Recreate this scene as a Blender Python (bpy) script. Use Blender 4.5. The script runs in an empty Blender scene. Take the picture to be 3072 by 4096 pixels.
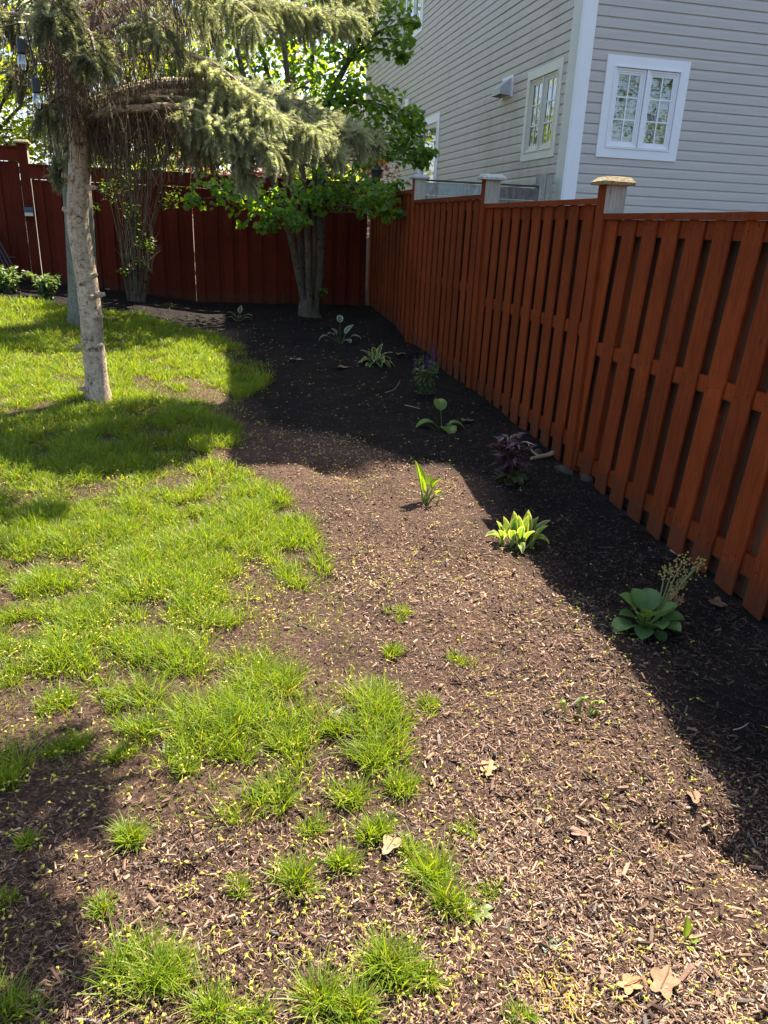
import bpy, math, random
import numpy as np
from mathutils import Matrix, Vector
random.seed(11)
rng = np.random.default_rng(11)
R = math.radians
C = bpy.context.scene.collection
sc = bpy.context.scene

# ---------------------------------------------------------------- camera
H = 1.80                                   # eye height above the ground at the camera (z = 0)
FPX, CX, CY = 3000.0, 1536.0, 2048.0
PITCH, ROLL, YAW = R(20.8846), R(2.37838), R(13.75885)
def cam_axes():
    cp, sp = math.cos(PITCH), math.sin(PITCH)
    fwd = np.array([0, cp, -sp]); right = np.array([1., 0, 0]); down = np.cross(fwd, right)
    cr, sr = math.cos(ROLL), math.sin(ROLL)
    q = np.array([[cr, -sr, 0], [sr, cr, 0], [0, 0, 1]]) @ np.stack([right, down, fwd])
    c, s = math.cos(YAW), math.sin(YAW)
    w = np.array([[c, -s, 0], [s, c, 0], [0, 0, 1.]])
    return q @ w
AX = cam_axes()
cam_d = bpy.data.cameras.new('camera'); cam = bpy.data.objects.new('camera', cam_d); C.objects.link(cam)
m = Matrix.Identity(4)
for i in range(3):
    m[i][0] = AX[0][i]; m[i][1] = -AX[1][i]; m[i][2] = -AX[2][i]
m[0][3], m[1][3], m[2][3] = 0, 0, H
cam.matrix_world = m
cam_d.sensor_fit = 'VERTICAL'; cam_d.sensor_height = 24; cam_d.lens = FPX / 4096 * 24
cam_d.clip_start = .05; cam_d.clip_end = 600
sc.camera = cam

# ---------------------------------------------------------------- world, sun, exposure
SUN = Vector((.46, .45, 1.0))
world = bpy.data.worlds.new('World'); sc.world = world; world.use_nodes = True
nt = world.node_tree; bg = nt.nodes['Background']
sky = nt.nodes.new('ShaderNodeTexSky'); sky.sky_type = 'NISHITA'; sky.sun_disc = False
sky.sun_elevation = math.atan2(1, math.hypot(SUN.x, SUN.y)); sky.sun_rotation = math.atan2(SUN.x, SUN.y)
sky.air_density = 1.0; sky.dust_density = 2.2; sky.ozone_density = .8
nt.links.new(sky.outputs[0], bg.inputs[0]); bg.inputs[1].default_value = .080
sl = bpy.data.lights.new('sun', 'SUN'); sl.energy = 5.0; sl.angle = R(.4); sl.color = (1, .895, .745)
so = bpy.data.objects.new('sun', sl); C.objects.link(so)
so.rotation_euler = (-SUN).to_track_quat('-Z', 'Y').to_euler(); so.location = (20, 20, 40)
sc.view_settings.view_transform = 'Standard'; sc.view_settings.look = 'None'
sc.view_settings.exposure = 2.14; sc.view_settings.gamma = 1; sc.view_settings.use_curve_mapping = False
sc.cycles.max_bounces = 6; sc.cycles.transparent_max_bounces = 12
sc.cycles.transmission_bounces = 4; sc.cycles.caustics_reflective = False; sc.cycles.caustics_refractive = False

# ---------------------------------------------------------------- noise and terrain
_tab = np.random.default_rng(3).random((256, 256))
def vnoise(x, y, s, o=0):
    x = np.asarray(x, float) / s + 37.3 + o * 11.7; y = np.asarray(y, float) / s + 91.1 + o * 5.3
    xi = np.floor(x).astype(int); yi = np.floor(y).astype(int); fx = x - xi; fy = y - yi
    fx = fx * fx * (3 - 2 * fx); fy = fy * fy * (3 - 2 * fy)
    g = lambda a, b: _tab[a % 256, b % 256]
    return (g(xi, yi) * (1 - fx) + g(xi + 1, yi) * fx) * (1 - fy) + (g(xi, yi + 1) * (1 - fx) + g(xi + 1, yi + 1) * fx) * fy
def fbm(x, y, s, o=0):
    return (vnoise(x, y, s, o) + .5 * vnoise(x, y, s / 2, o + 1) + .25 * vnoise(x, y, s / 4, o + 2)) / 1.75
def base_z(x, y):
    x = np.asarray(x, float); y = np.asarray(y, float)
    z = np.interp(y, [-60, -5, 0, 2.77, 4.9, 7.2, 9.7, 12.2, 20, 90], [-1.9, -1.9, -1.83, -1.77, -1.64, -1.51, -1.41, -1.2, -1.0, -1.0]) + H
    t = np.clip(-x / 2.3, 0, 2)
    return z + .25 * t * np.clip((y - 3) / 9.2, 0, 1.2)
PITS = [(-.13, 1.74, .035, .05), (1.58, 1.60, .11, .07), (1.40, 1.66, .07, .05), (1.02, 5.0, .13, .11), (.80, 5.08, .11, .08), (1.25, 5.0, .09, .05), (2.2, 4.2, .12, .03)]
def G(x, y):
    x = np.asarray(x, float); y = np.asarray(y, float)
    z = base_z(x, y)
    near = np.clip((14 - y) / 4, 0, 1)
    z = z + near * (.05 * (fbm(x, y, .9) - .5) + .022 * (fbm(x, y, .16, 4) - .5))
    bed = np.clip((x - .5) / .8, 0, 1)
    z = z + near * bed * .11 * (fbm(x, y, .55, 9) - .5) + near * .03 * (fbm(x, y, .3, 15) - .5)
    for a, b, r, d in PITS:
        z = z - d * np.exp(-((x - a) ** 2 + (y - b) ** 2) / (r * r)) + .35 * d * np.exp(-((x - a - r) ** 2 + (y - b - r * 1.4) ** 2) / (r * r * 1.6))
    return z
def g1(x, y): return float(G(x, y))
def ray(px, py):
    return AX.T @ np.array([(px - CX) / FPX, (py - CY) / FPX, 1.])
def at(px, py, Y):                          # the point at distance Y that shows at a place measured in the photograph
    d = ray(px, py); t = Y / d[1]
    return np.array([d[0] * t, Y, d[2] * t + H])
def gnd(px, py):
    d = ray(px, py); lo, hi = .3, 60.
    for _ in range(50):
        k = (lo + hi) / 2
        if d[2] * k + H > g1(d[0] * k, d[1] * k): lo = k
        else: hi = k
    return float(d[0] * lo), float(d[1] * lo)

# ---------------------------------------------------------------- objects and meshes
def tag(o, label=None, cat=None, group=None, kind=None):
    for k, v in (('label', label), ('category', cat), ('group', group), ('kind', kind)):
        if v: o[k] = v
    return o
def link(name, data, parent=None, loc=None):
    o = bpy.data.objects.new(name, data); C.objects.link(o)
    if parent is not None: o.parent = parent
    if loc is not None: o.location = loc
    return o
def thing(name, label, cat, loc=(0, 0, 0), rz=0, group=None):
    o = link(name, None); o.empty_display_size = .1
    o.location = loc; o.rotation_euler.z = rz
    return tag(o, label, cat, group)
def np_mesh(name, V, faces, mat, col=None, smooth=False, mi=None, ex=None):
    V = np.asarray(V, np.float32); me = bpy.data.meshes.new(name)
    faces = [np.asarray(f, np.int32) for f in faces if len(f)]
    nl = sum(f.size for f in faces); npoly = sum(len(f) for f in faces)
    me.vertices.add(len(V)); me.vertices.foreach_set('co', V.ravel())
    me.loops.add(nl); me.polygons.add(npoly)
    me.loops.foreach_set('vertex_index', np.concatenate([f.ravel() for f in faces]))
    sz = np.concatenate([np.full(len(f), f.shape[1], np.int32) for f in faces])
    me.polygons.foreach_set('loop_start', np.concatenate([[0], np.cumsum(sz)[:-1]]).astype(np.int32))
    if mi is not None: me.polygons.foreach_set('material_index', np.asarray(mi, np.int32))
    me.polygons.foreach_set('use_smooth', np.full(npoly, smooth))
    if col is not None:
        a = me.attributes.new('col', 'FLOAT_COLOR', 'POINT')
        cc = np.ones((len(V), 4), np.float32); cc[:, :3] = col
        a.data.foreach_set('color', cc.ravel())
    if ex is not None:
        a = me.attributes.new('edge', 'FLOAT', 'POINT'); a.data.foreach_set('value', np.asarray(ex, np.float32))
    me.update(calc_edges=True)
    for q in (mat if isinstance(mat, (list, tuple)) else [mat]): me.materials.append(q)
    return me
class MB:
    def __init__(s): s.v = []; s.f = {3: [], 4: [], 5: [], 6: [], 8: []}; s.c = []; s.mi = {k: [] for k in s.f}; s.e = []
    def add(s, vs, fs, col=(1, 1, 1), m=0, e=None):
        b = len(s.v); s.v += [tuple(v) for v in vs]; s.c += [col] * len(vs); s.e += (list(e) if e is not None else [0] * len(vs))
        for f in fs: s.f.setdefault(len(f), []).append([i + b for i in f]); s.mi.setdefault(len(f), []).append(m)
    def box(s, x0, x1, y0, y1, z0, z1, col=(1, 1, 1), mats=None):
        v = [(x0, y0, z0), (x1, y0, z0), (x1, y1, z0), (x0, y1, z0), (x0, y0, z1), (x1, y0, z1), (x1, y1, z1), (x0, y1, z1)]
        F = [[3, 2, 1, 0], [4, 5, 6, 7], [0, 1, 5, 4], [1, 2, 6, 5], [2, 3, 7, 6], [3, 0, 4, 7]]
        if mats is None: s.add(v, F, col)
        else:
            b = len(s.v); s.v += v; s.c += [col] * 8; s.e += [0] * 8
            for f, k in zip(F, mats): s.f[4].append([i + b for i in f]); s.mi[4].append(k)
    def tube(s, pts, rad, n=6, col=(1, 1, 1), cap=True, wob=0):
        pts = [Vector(p) for p in pts]; vs = []; fs = []
        if not hasattr(rad, '__len__'): rad = [rad] * len(pts)
        up = Vector((0, 0, 1)); t0 = (pts[1] - pts[0]).normalized()
        u = t0.cross(up if abs(t0.z) < .9 else Vector((1, 0, 0))).normalized()
        for i, p in enumerate(pts):
            t = (pts[min(i + 1, len(pts) - 1)] - pts[max(i - 1, 0)]).normalized()
            u = (u - t * u.dot(t)).normalized(); w = t.cross(u)
            for k in range(n):
                a = 2 * math.pi * k / n; r = rad[i] * (1 + (wob * (random.random() - .5) if wob else 0))
                vs.append(p + u * (math.cos(a) * r) + w * (math.sin(a) * r))
        for i in range(len(pts) - 1):
            for k in range(n):
                fs.append([i * n + k, i * n + (k + 1) % n, (i + 1) * n + (k + 1) % n, (i + 1) * n + k])
        s.add(vs, fs, col)
        if cap:
            b = len(vs); s.add([pts[-1]] + vs[-n:], [[0, 1 + k, 1 + (k + 1) % n] for k in range(n)], col)
            s.add([pts[0]] + vs[:n], [[0, 1 + (k + 1) % n, 1 + k] for k in range(n)], col)
    def mesh(s, name, mat, smooth=False, ex=False):
        ks = [k for k in s.f if s.f[k]]
        return np_mesh(name, s.v, [s.f[k] for k in ks], mat, np.array(s.c), smooth, sum((s.mi[k] for k in ks), []), s.e if ex else None)
    def build(s, name, mat, parent=None, loc=None, smooth=False, ex=False):
        return link(name, s.mesh(name, mat, smooth, ex), parent, loc)
def frames(dirs, roll):                     # (n,3) unit X directions + roll -> (n,3,3) with columns x, y, z
    x = dirs / np.linalg.norm(dirs, axis=1, keepdims=True)
    h = np.where(np.abs(x[:, 2:3]) < .95, np.array([[0, 0, 1.]]), np.array([[1., 0, 0]]))
    y = np.cross(h, x); y /= np.linalg.norm(y, axis=1, keepdims=True); z = np.cross(x, y)
    c, s_ = np.cos(roll)[:, None], np.sin(roll)[:, None]
    return np.stack([x, y * c + z * s_, -y * s_ + z * c], 2)
def scatter(tv, tf, M, T, S, col=None, tcol=None):
    n = len(T); nv = len(tv); S = np.asarray(S, float)
    if S.ndim == 1: S = np.repeat(S[:, None], 3, 1)
    V = np.einsum('nij,nkj->nki', M, tv[None] * S[:, None, :]) + T[:, None, :]
    off = (np.arange(n) * nv)[:, None, None]
    F = [(f[None] + off).reshape(-1, f.shape[1]) for f in tf]
    cc = None
    if col is not None:
        cc = np.repeat(col[:, None, :], nv, 1)
        if tcol is not None: cc = cc * tcol[None]
        cc = cc.reshape(-1, 3)
    return V.reshape(-1, 3), F, cc
def mixcol(a, b, t): return np.array(a)[None] * (1 - t[:, None]) + np.array(b)[None] * t[:, None]

# ---------------------------------------------------------------- materials
def newmat(name):
    mt = bpy.data.materials.new(name); mt.use_nodes = True; t = mt.node_tree
    return mt, t, t.nodes['Principled BSDF']
def N(t, kind, **kw):
    n = t.nodes.new(kind)
    for k, v in kw.items():
        if hasattr(n, k): setattr(n, k, v)
        else: n.inputs[k].default_value = v
    return n
def mul(t, a, b, fac=1., mode='MULTIPLY'):
    n = t.nodes.new('ShaderNodeMix'); n.data_type = 'RGBA'; n.blend_type = mode; n.inputs[0].default_value = fac
    for s, v in ((6, a), (7, b)):
        if isinstance(v, bpy.types.NodeSocket): t.links.new(v, n.inputs[s])
        else: n.inputs[s].default_value = (*v, 1)
    return n.outputs[2]
def ramp(t, fac, stops):
    n = t.nodes.new('ShaderNodeValToRGB'); e = n.color_ramp.elements
    while len(e) < len(stops): e.new(.5)
    for el, (p, c) in zip(e, stops): el.position = p; el.color = (*c, 1)
    t.links.new(fac, n.inputs[0]); return n.outputs[0]
def pos(t, scale=(1, 1, 1)):
    g = N(t, 'ShaderNodeNewGeometry'); mp = N(t, 'ShaderNodeMapping'); mp.inputs['Scale'].default_value = scale
    t.links.new(g.outputs['Position'], mp.inputs[0]); return mp.outputs[0]
def noise(t, vec, scale, detail=4, rough=.6):
    n = N(t, 'ShaderNodeTexNoise'); n.inputs['Scale'].default_value = scale; n.inputs['Detail'].default_value = detail; n.inputs['Roughness'].default_value = rough
    if vec is not None: t.links.new(vec, n.inputs['Vector'])
    return n.outputs[0]
def bump(t, p, h, strength, dist=.01):
    b = N(t, 'ShaderNodeBump'); b.inputs['Strength'].default_value = strength; b.inputs['Distance'].default_value = dist
    t.links.new(h, b.inputs['Height']); t.links.new(b.outputs[0], p.inputs['Normal'])
def simple(name, c, rough=.7, metal=0, var=.15, scale=20, bmp=0, spec=.4):
    mt, t, p = newmat(name)
    nz = noise(t, pos(t), scale)
    t.links.new(ramp(t, nz, [(.25, tuple(x * (1 - var) for x in c)), (.75, tuple(min(1, x * (1 + var)) for x in c))]), p.inputs['Base Color'])
    p.inputs['Roughness'].default_value = rough; p.inputs['Metallic'].default_value = metal; p.inputs['Specular IOR Level'].default_value = spec
    if bmp: bump(t, p, nz, bmp)
    return mt
def wood(name, a, b, rough=.62, grain=1., rnd=.3, axis=(30, 30, 1.6), stain=None, spec=.3, dirt=False):
    mt, t, p = newmat(name)
    nz = noise(t, pos(t, axis), 3.2, 6, .65)
    c = ramp(t, nz, [(.3, a), (.72, b)])
    big = noise(t, pos(t), 1.7, 3)
    c = mul(t, c, ramp(t, big, [(.3, (.78, .78, .78)), (.7, (1.12, 1.1, 1.08))]))
    oi = N(t, 'ShaderNodeObjectInfo')
    c = mul(t, c, ramp(t, oi.outputs['Random'], [(0, (1 - rnd, 1 - rnd, 1 - rnd)), (1, (1 + rnd * .6,) * 3)]))
    if stain:
        s = noise(t, pos(t, (6, 6, 2)), 2.4, 5, .7)
        mx = t.nodes.new('ShaderNodeMix'); mx.data_type = 'RGBA'
        t.links.new(ramp(t, s, [(.5, (0, 0, 0)), (.62, (1, 1, 1))]), mx.inputs[0]); t.links.new(c, mx.inputs[6]); mx.inputs[7].default_value = (*stain, 1)
        c = mx.outputs[2]
    k = N(t, 'ShaderNodeTexVoronoi'); k.inputs['Scale'].default_value = 2.3; t.links.new(pos(t, (5, 5, 1.2)), k.inputs[0])
    c = mul(t, c, ramp(t, k.outputs['Distance'], [(.035, (.35, .35, .35)), (.07, (1, 1, 1))]))
    fine = noise(t, pos(t, (90, 90, 3)), 3, 4, .7); c = mul(t, c, ramp(t, fine, [(.35, (.72, .72, .72)), (.62, (1.12, 1.12, 1.12))]))
    if dirt:                                 # soil splashed up the foot of the boards
        tc = N(t, 'ShaderNodeTexCoord'); sp = N(t, 'ShaderNodeSeparateXYZ'); t.links.new(tc.outputs['Generated'], sp.inputs[0])
        ad = N(t, 'ShaderNodeMath', operation='MULTIPLY_ADD'); t.links.new(noise(t, pos(t), 22, 4, .7), ad.inputs[0]); ad.inputs[1].default_value = -.16; t.links.new(sp.outputs[2], ad.inputs[2])
        mx = t.nodes.new('ShaderNodeMix'); mx.data_type = 'RGBA'; t.links.new(ramp(t, ad.outputs[0], [(0, (.45,) * 3), (.03, (0, 0, 0))]), mx.inputs[0]); t.links.new(c, mx.inputs[6]); mx.inputs[7].default_value = (.06, .032, .02, 1); c = mx.outputs[2]
    t.links.new(c, p.inputs['Base Color']); p.inputs['Roughness'].default_value = rough; p.inputs['Specular IOR Level'].default_value = spec
    bump(t, p, nz, .5 * grain, .005)
    return mt
def leafy(name, tint=(1, 1, 1), trans=.5, rough=.45, tc=(1.3, 1.25, .45), spec=.35, edge=None, ribs=False):
    """Leaf surface: colour from the mesh's own 'col' attribute, light passing through."""
    mt, t, p = newmat(name)
    at_ = N(t, 'ShaderNodeAttribute', attribute_name='col'); c = mul(t, at_.outputs['Color'], tint)
    if edge:
        e = N(t, 'ShaderNodeAttribute', attribute_name='edge'); nz = noise(t, pos(t), 90, 2)
        ad = N(t, 'ShaderNodeMath', operation='MULTIPLY_ADD'); t.links.new(nz, ad.inputs[0]); ad.inputs[1].default_value = .22; t.links.new(e.outputs['Fac'], ad.inputs[2])
        mx = t.nodes.new('ShaderNodeMix'); mx.data_type = 'RGBA'
        t.links.new(ramp(t, ad.outputs[0], [(edge[1], (0, 0, 0)), (edge[1] + .08, (1, 1, 1))]), mx.inputs[0]); t.links.new(c, mx.inputs[6]); mx.inputs[7].default_value = (*edge[0], 1); c = mx.outputs[2]
    t.links.new(c, p.inputs['Base Color']); p.inputs['Roughness'].default_value = rough; p.inputs['Specular IOR Level'].default_value = spec
    if trans:
        tr = N(t, 'ShaderNodeBsdfTranslucent'); t.links.new(mul(t, c, tc), tr.inputs[0])
        ms = N(t, 'ShaderNodeMixShader'); ms.inputs[0].default_value = trans
        t.links.new(p.outputs[0], ms.inputs[1]); t.links.new(tr.outputs[0], ms.inputs[2])
        t.links.new(ms.outputs[0], t.nodes['Material Output'].inputs[0])
    return mt
def attr_mat(name, rough=.9, bmp=0, spec=.2):
    mt, t, p = newmat(name)
    at_ = N(t, 'ShaderNodeAttribute', attribute_name='col'); nz = noise(t, pos(t), 140, 3)
    t.links.new(mul(t, at_.outputs['Color'], ramp(t, nz, [(.2, (.65,) * 3), (.8, (1.25,) * 3)])), p.inputs['Base Color'])
    p.inputs['Roughness'].default_value = rough; p.inputs['Specular IOR Level'].default_value = spec
    if bmp: bump(t, p, nz, bmp, .004)
    return mt
M_stain = wood('red_stain', (.155, .027, .0062), (.25, .053, .0115), .8, rnd=.2, spec=.15, dirt=True)
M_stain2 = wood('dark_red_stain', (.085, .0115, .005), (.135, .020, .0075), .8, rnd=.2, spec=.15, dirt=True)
M_raw = wood('raw_boards', (.045, .028, .016), (.085, .056, .034), .85, rnd=.35)
M_grey = wood('grey_post_wood', (.27, .255, .215), (.43, .42, .365), .85, rnd=.1)
M_peel = wood('peeling_green_paint', (.27, .33, .30), (.38, .43, .40), .7, rnd=.05, axis=(1.6, 30, 30), stain=(.25, .22, .19))
M_brownb = wood('weathered_brown_board', (.15, .125, .11), (.27, .235, .21), .8, rnd=.15, axis=(1.6, 30, 30), stain=(.12, .1, .09))
M_cap = simple('lichen_cap', (.21, .165, .085), .95, var=.65, scale=60, bmp=.6)
M_capg = simple('grey_cap', (.38, .39, .36), .85, var=.3, scale=30, bmp=.4)
M_moss = simple('mossy_edge', (.055, .05, .035), .95, var=.5, scale=40, bmp=.6)
M_white = simple('white_vinyl', (.80, .81, .82), .45, var=.03, scale=3)
M_offw = simple('almond_vinyl', (.66, .66, .58), .5, var=.05, scale=4)
M_trim = simple('grey_green_trim', (.55, .57, .53), .5, var=.05, scale=4)
M_black = simple('black_rubber', (.015, .015, .016), .5, var=.1)
M_roof = simple('roof_shingle', (.10, .10, .11), .95, var=.3, scale=40, bmp=.5)
M_dark = simple('dark_interior', (.05, .055, .06), .9, var=.2, scale=5)
M_solar = simple('blue_solar_panel', (.03, .07, .14), .15, var=.1)
M_lens = simple('pale_lens', (.55, .56, .45), .25, var=.05)
M_foil = simple('galvanised_vent', (.44, .46, .47), .5, metal=.0, var=.08, scale=12)

def siding_mat(name, dirt):
    mt, t, p = newmat(name)
    c = ramp(t, noise(t, pos(t, (.6, .6, 14)), 3, 3), [(.3, (.475, .44, .395)), (.7, (.53, .487, .437))])
    if dirt:
        a = noise(t, pos(t, (3.4, 3.4, 1.6)), 1.0, 6, .72); b = noise(t, pos(t, (1, 1, 1)), .33, 3)
        mx = N(t, 'ShaderNodeMath', operation='MULTIPLY'); t.links.new(a, mx.inputs[0]); t.links.new(b, mx.inputs[1])
        c = mul(t, c, ramp(t, mx.outputs[0], [(.25, (1, 1, 1)), (.40, (.80, .79, .77))]))
        sp = noise(t, pos(t, (14, 14, 7)), 2.2, 4, .7)
        c = mul(t, c, ramp(t, sp, [(.60, (1, 1, 1)), (.76, (.6, .6, .58))]))
    t.links.new(c, p.inputs['Base Color']); p.inputs['Roughness'].default_value = .55; p.inputs['Specular IOR Level'].default_value = .35
    bump(t, p, noise(t, pos(t, (2, 2, 60)), 9, 3), .05, .003)
    return mt
M_sid = siding_mat('clay_vinyl_siding', False); M_sidd = siding_mat('stained_vinyl_siding', True)

def glass_mat():
    mt, t, p = newmat('window_glass'); t.nodes.remove(p)
    gl = N(t, 'ShaderNodeBsdfGlossy'); gl.inputs['Roughness'].default_value = .012; gl.inputs[0].default_value = (.95, .97, 1, 1)
    tr = N(t, 'ShaderNodeBsdfTransparent'); tr.inputs[0].default_value = (.80, .84, .84, 1)
    bm = N(t, 'ShaderNodeBump'); bm.inputs['Strength'].default_value = .06; bm.inputs['Distance'].default_value = .02
    t.links.new(noise(t, pos(t), 5, 2), bm.inputs['Height']); t.links.new(bm.outputs[0], gl.inputs['Normal'])
    lw = N(t, 'ShaderNodeFresnel'); lw.inputs[0].default_value = 1.9
    ma = N(t, 'ShaderNodeMath', operation='MULTIPLY_ADD'); ma.use_clamp = True; ma.inputs[1].default_value = 1.3; ma.inputs[2].default_value = .07
    t.links.new(lw.outputs[0], ma.inputs[0])
    ms = N(t, 'ShaderNodeMixShader'); t.links.new(ma.outputs[0], ms.inputs[0])
    t.links.new(tr.outputs[0], ms.inputs[1]); t.links.new(gl.outputs[0], ms.inputs[2]); t.links.new(ms.outputs[0], t.nodes['Material Output'].inputs[0])
    return mt
M_glass = glass_mat()

def ground_mat():
    mt, t, p = newmat('soil_and_mulch')
    v = pos(t)
    c = ramp(t, noise(t, v, 75, 9, .8), [(.32, (.016, .010, .008)), (.5, (.075, .047, .034)), (.62, (.20, .13, .095)), (.76, (.38, .27, .195))])
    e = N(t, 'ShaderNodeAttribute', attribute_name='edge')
    d = ramp(t, noise(t, v, 60, 8, .75), [(.3, (.005, .004, .0035)), (.55, (.016, .012, .0105)), (.78, (.042, .032, .027))])  # black mulch tone, also painting in the shade of house and fence
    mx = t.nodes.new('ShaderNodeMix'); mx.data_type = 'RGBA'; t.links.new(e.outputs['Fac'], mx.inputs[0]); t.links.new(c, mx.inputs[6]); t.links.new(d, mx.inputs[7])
    c2 = mul(t, mx.outputs[2], ramp(t, noise(t, v, 2.3, 4), [(.3, (.7, .7, .7)), (.7, (1.25, 1.2, 1.15))]))
    t.links.new(c2, p.inputs['Base Color']); p.inputs['Roughness'].default_value = .95; p.inputs['Specular IOR Level'].default_value = .15
    bump(t, p, noise(t, v, 75, 9, .8), 1.0, .03)
    return mt
M_ground = ground_mat()
M_chip = attr_mat('mulch_chip', .85, .3)
def bark(name, a, b, c, vs=(14, 14, 9), bs=.8, kn=0):
    mt, t, p = newmat(name)
    n1 = noise(t, pos(t, vs), 2.4, 8, .75); n2 = noise(t, pos(t, (1, 1, .6)), 7, 4)
    col = ramp(t, n1, [(.32, a), (.47, b), (.7, c)])
    vo = N(t, 'ShaderNodeTexVoronoi'); vo.inputs['Scale'].default_value = 26; t.links.new(pos(t, (1, 1, 1.5)), vo.inputs[0])
    col = mul(t, col, ramp(t, vo.outputs['Distance'], [(.10, (.45, .42, .4)), (.28, (1, 1, 1))]))
    col = mul(t, col, ramp(t, n2, [(.3, (.7, .7, .68)), (.7, (1.15, 1.13, 1.1))]))
    if kn:
        n3 = noise(t, pos(t, (1, 1, 1.7)), 13, 3, .5); col = mul(t, col, ramp(t, n3, [(.60, (1, 1, 1)), (.67, (.38, .32, .27))]))
        n4 = noise(t, pos(t, (2.2, 2.2, 7)), 22, 2, .5); col = mul(t, col, ramp(t, n4, [(.62, (1, 1, 1)), (.70, (.45, .4, .36))]))
    t.links.new(col, p.inputs['Base Color']); p.inputs['Roughness'].default_value = .9; p.inputs['Specular IOR Level'].default_value = .2
    bump(t, p, n1, bs, .012); return mt
M_bark = bark('spruce_bark', (.14, .10, .07), (.46, .37, .27), (.66, .56, .44), kn=1)
M_barkg = bark('green_grey_bark', (.07, .075, .055), (.16, .17, .13), (.25, .26, .21))
M_bark2 = bark('smooth_grey_bark', (.045, .034, .024), (.095, .075, .055), (.16, .135, .105), (20, 20, 4), .9, 1)
M_twig = attr_mat('twig_bark', .9)
M_need = leafy('spruce_needles', trans=.42, rough=.5, tc=(1.35, 1.35, .7))
M_leaf = leafy('tree_leaf', trans=.58, rough=.4, tc=(2.3, 2.0, .35))
M_red = leafy('red_leaf', trans=.4, rough=.45, tc=(1.2, .8, .8))
M_grass = leafy('grass_blade', trans=.5, rough=.45, tc=(1.7, 1.5, .35), spec=.3)
M_host = leafy('hosta_leaf', trans=.42, rough=.38, tc=(1.7, 1.55, .4))
M_hostv = leafy('variegated_leaf', trans=.42, rough=.4, tc=(1.6, 1.5, .5), edge=((.48, .50, .22), .78))
M_hostw = leafy('white_edged_leaf', trans=.35, rough=.45, tc=(1.4, 1.4, .6), edge=((.50, .52, .38), .80))
M_dry = attr_mat('dry_leaf', .85, .4, .15)
M_flow = leafy('small_blossom', trans=.35, rough=.6, tc=(1.1, 1.05, .5))
M_soft = leafy('plant_leaf', trans=.4, rough=.45, tc=(1.5, 1.4, .4))

# ================================================================ ground
def build_ground():
    xs = np.unique(np.concatenate([np.arange(-120, -8, 8), np.arange(-8, -3, .5), np.arange(-3, 3.3, .03), np.arange(3.3, 16, .6), np.arange(16, 121, 8)]).round(3))
    ys = np.unique(np.concatenate([np.arange(-60, -2, 6), np.arange(-2, .6, .2), np.arange(.6, 4, .025), np.arange(4, 12.6, .05), np.arange(12.6, 20, .6), np.arange(20, 240, 10)]).round(3))
    X, Y = np.meshgrid(xs, ys); Z = G(X, Y)
    nx, ny = len(xs), len(ys); i = np.arange(nx * ny).reshape(ny, nx)
    F = np.stack([i[:-1, :-1], i[:-1, 1:], i[1:, 1:], i[1:, :-1]], -1).reshape(-1, 4)
    o = link('ground', np_mesh('ground', np.stack([X, Y, Z], -1).reshape(-1, 3), [F], M_ground, smooth=True, ex=dark_mulch_shade(X, Y).ravel()))
    tag(o, kind='structure')
def dark_mulch_shade(x, y):                            # 1 where black mulch lies and where house and fence shade is painted in
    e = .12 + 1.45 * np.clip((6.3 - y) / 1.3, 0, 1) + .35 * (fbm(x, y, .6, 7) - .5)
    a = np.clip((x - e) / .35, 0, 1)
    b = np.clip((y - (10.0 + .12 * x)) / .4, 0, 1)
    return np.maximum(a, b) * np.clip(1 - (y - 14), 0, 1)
build_ground()

LAWN = [gnd(*p) for p in [(-900, 1235), (0, 1195), (300, 1235), (560, 1262), (880, 1345), (1090, 1480), (1060, 1545), (965, 1600), (960, 1780), (830, 1830), (1090, 1950), (1230, 2080), (1300, 2250), (1400, 2500), (1500, 2680), (1700, 3000), (1640, 3260), (900, 3300), (420, 3250), (0, 3250), (-900, 3250)]]
def inpoly(x, y, P):
    r = np.zeros(np.shape(x), bool); n = len(P)
    for i in range(n):
        x0, y0 = P[i]; x1, y1 = P[(i + 1) % n]
        cr = ((y0 > y) != (y1 > y)); xx = (x1 - x0) * (y - y0) / (y1 - y0 + 1e-12) + x0
        r ^= cr & (x < xx)
    return r

# ================================================================ house
HX, HY = 4.56, 9.70
CH, Z0 = .1152, 2.108 + H
def course_mesh(mat):
    prof = [(.002, .0), (.0165, .0005), (.0172, .004), (.0145, .080), (.0105, .090), (.0055, .099), (.0035, .108), (.003, CH + .004)]
    V = [(x, -d, z) for x in (0, 1) for d, z in prof]; n = len(prof)
    F = [[i, n + i, n + i + 1, i + 1] for i in range(n - 1)]
    return np_mesh('siding', V, [F], mat)
CM = course_mesh(M_sid); CMD = course_mesh(M_sidd)
house = thing('house', 'two-storey house in grey vinyl siding with white-framed casement windows', 'house', (HX, HY, 0.0))
SR = (0, 0, -math.pi / 2)                    # wall-local frame of the side wall: x towards the camera, y into the house
def wall_piece(mesh, name, side, u0, u1, z):
    o = link(name, mesh, house)
    if side: o.location = (0, -u0, z); o.rotation_euler = SR
    else: o.location = (u0, 0, z)
    o.scale = (u1 - u0, 1, 1)
    return o
SIDE_L = 22.6 - HY                           # side wall runs from u = -SIDE_L (far) to 0 (corner)
WF = [(.385, 1.529, .925 + H, 2.06 + H)]
WS = [(-1.46, -.34, .93 + H, 2.06 + H), (-7.07, -5.67, -.2 + H, 2.055 + H), (-8.72, -7.30, 3.70 + H, 5.15 + H)]
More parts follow.
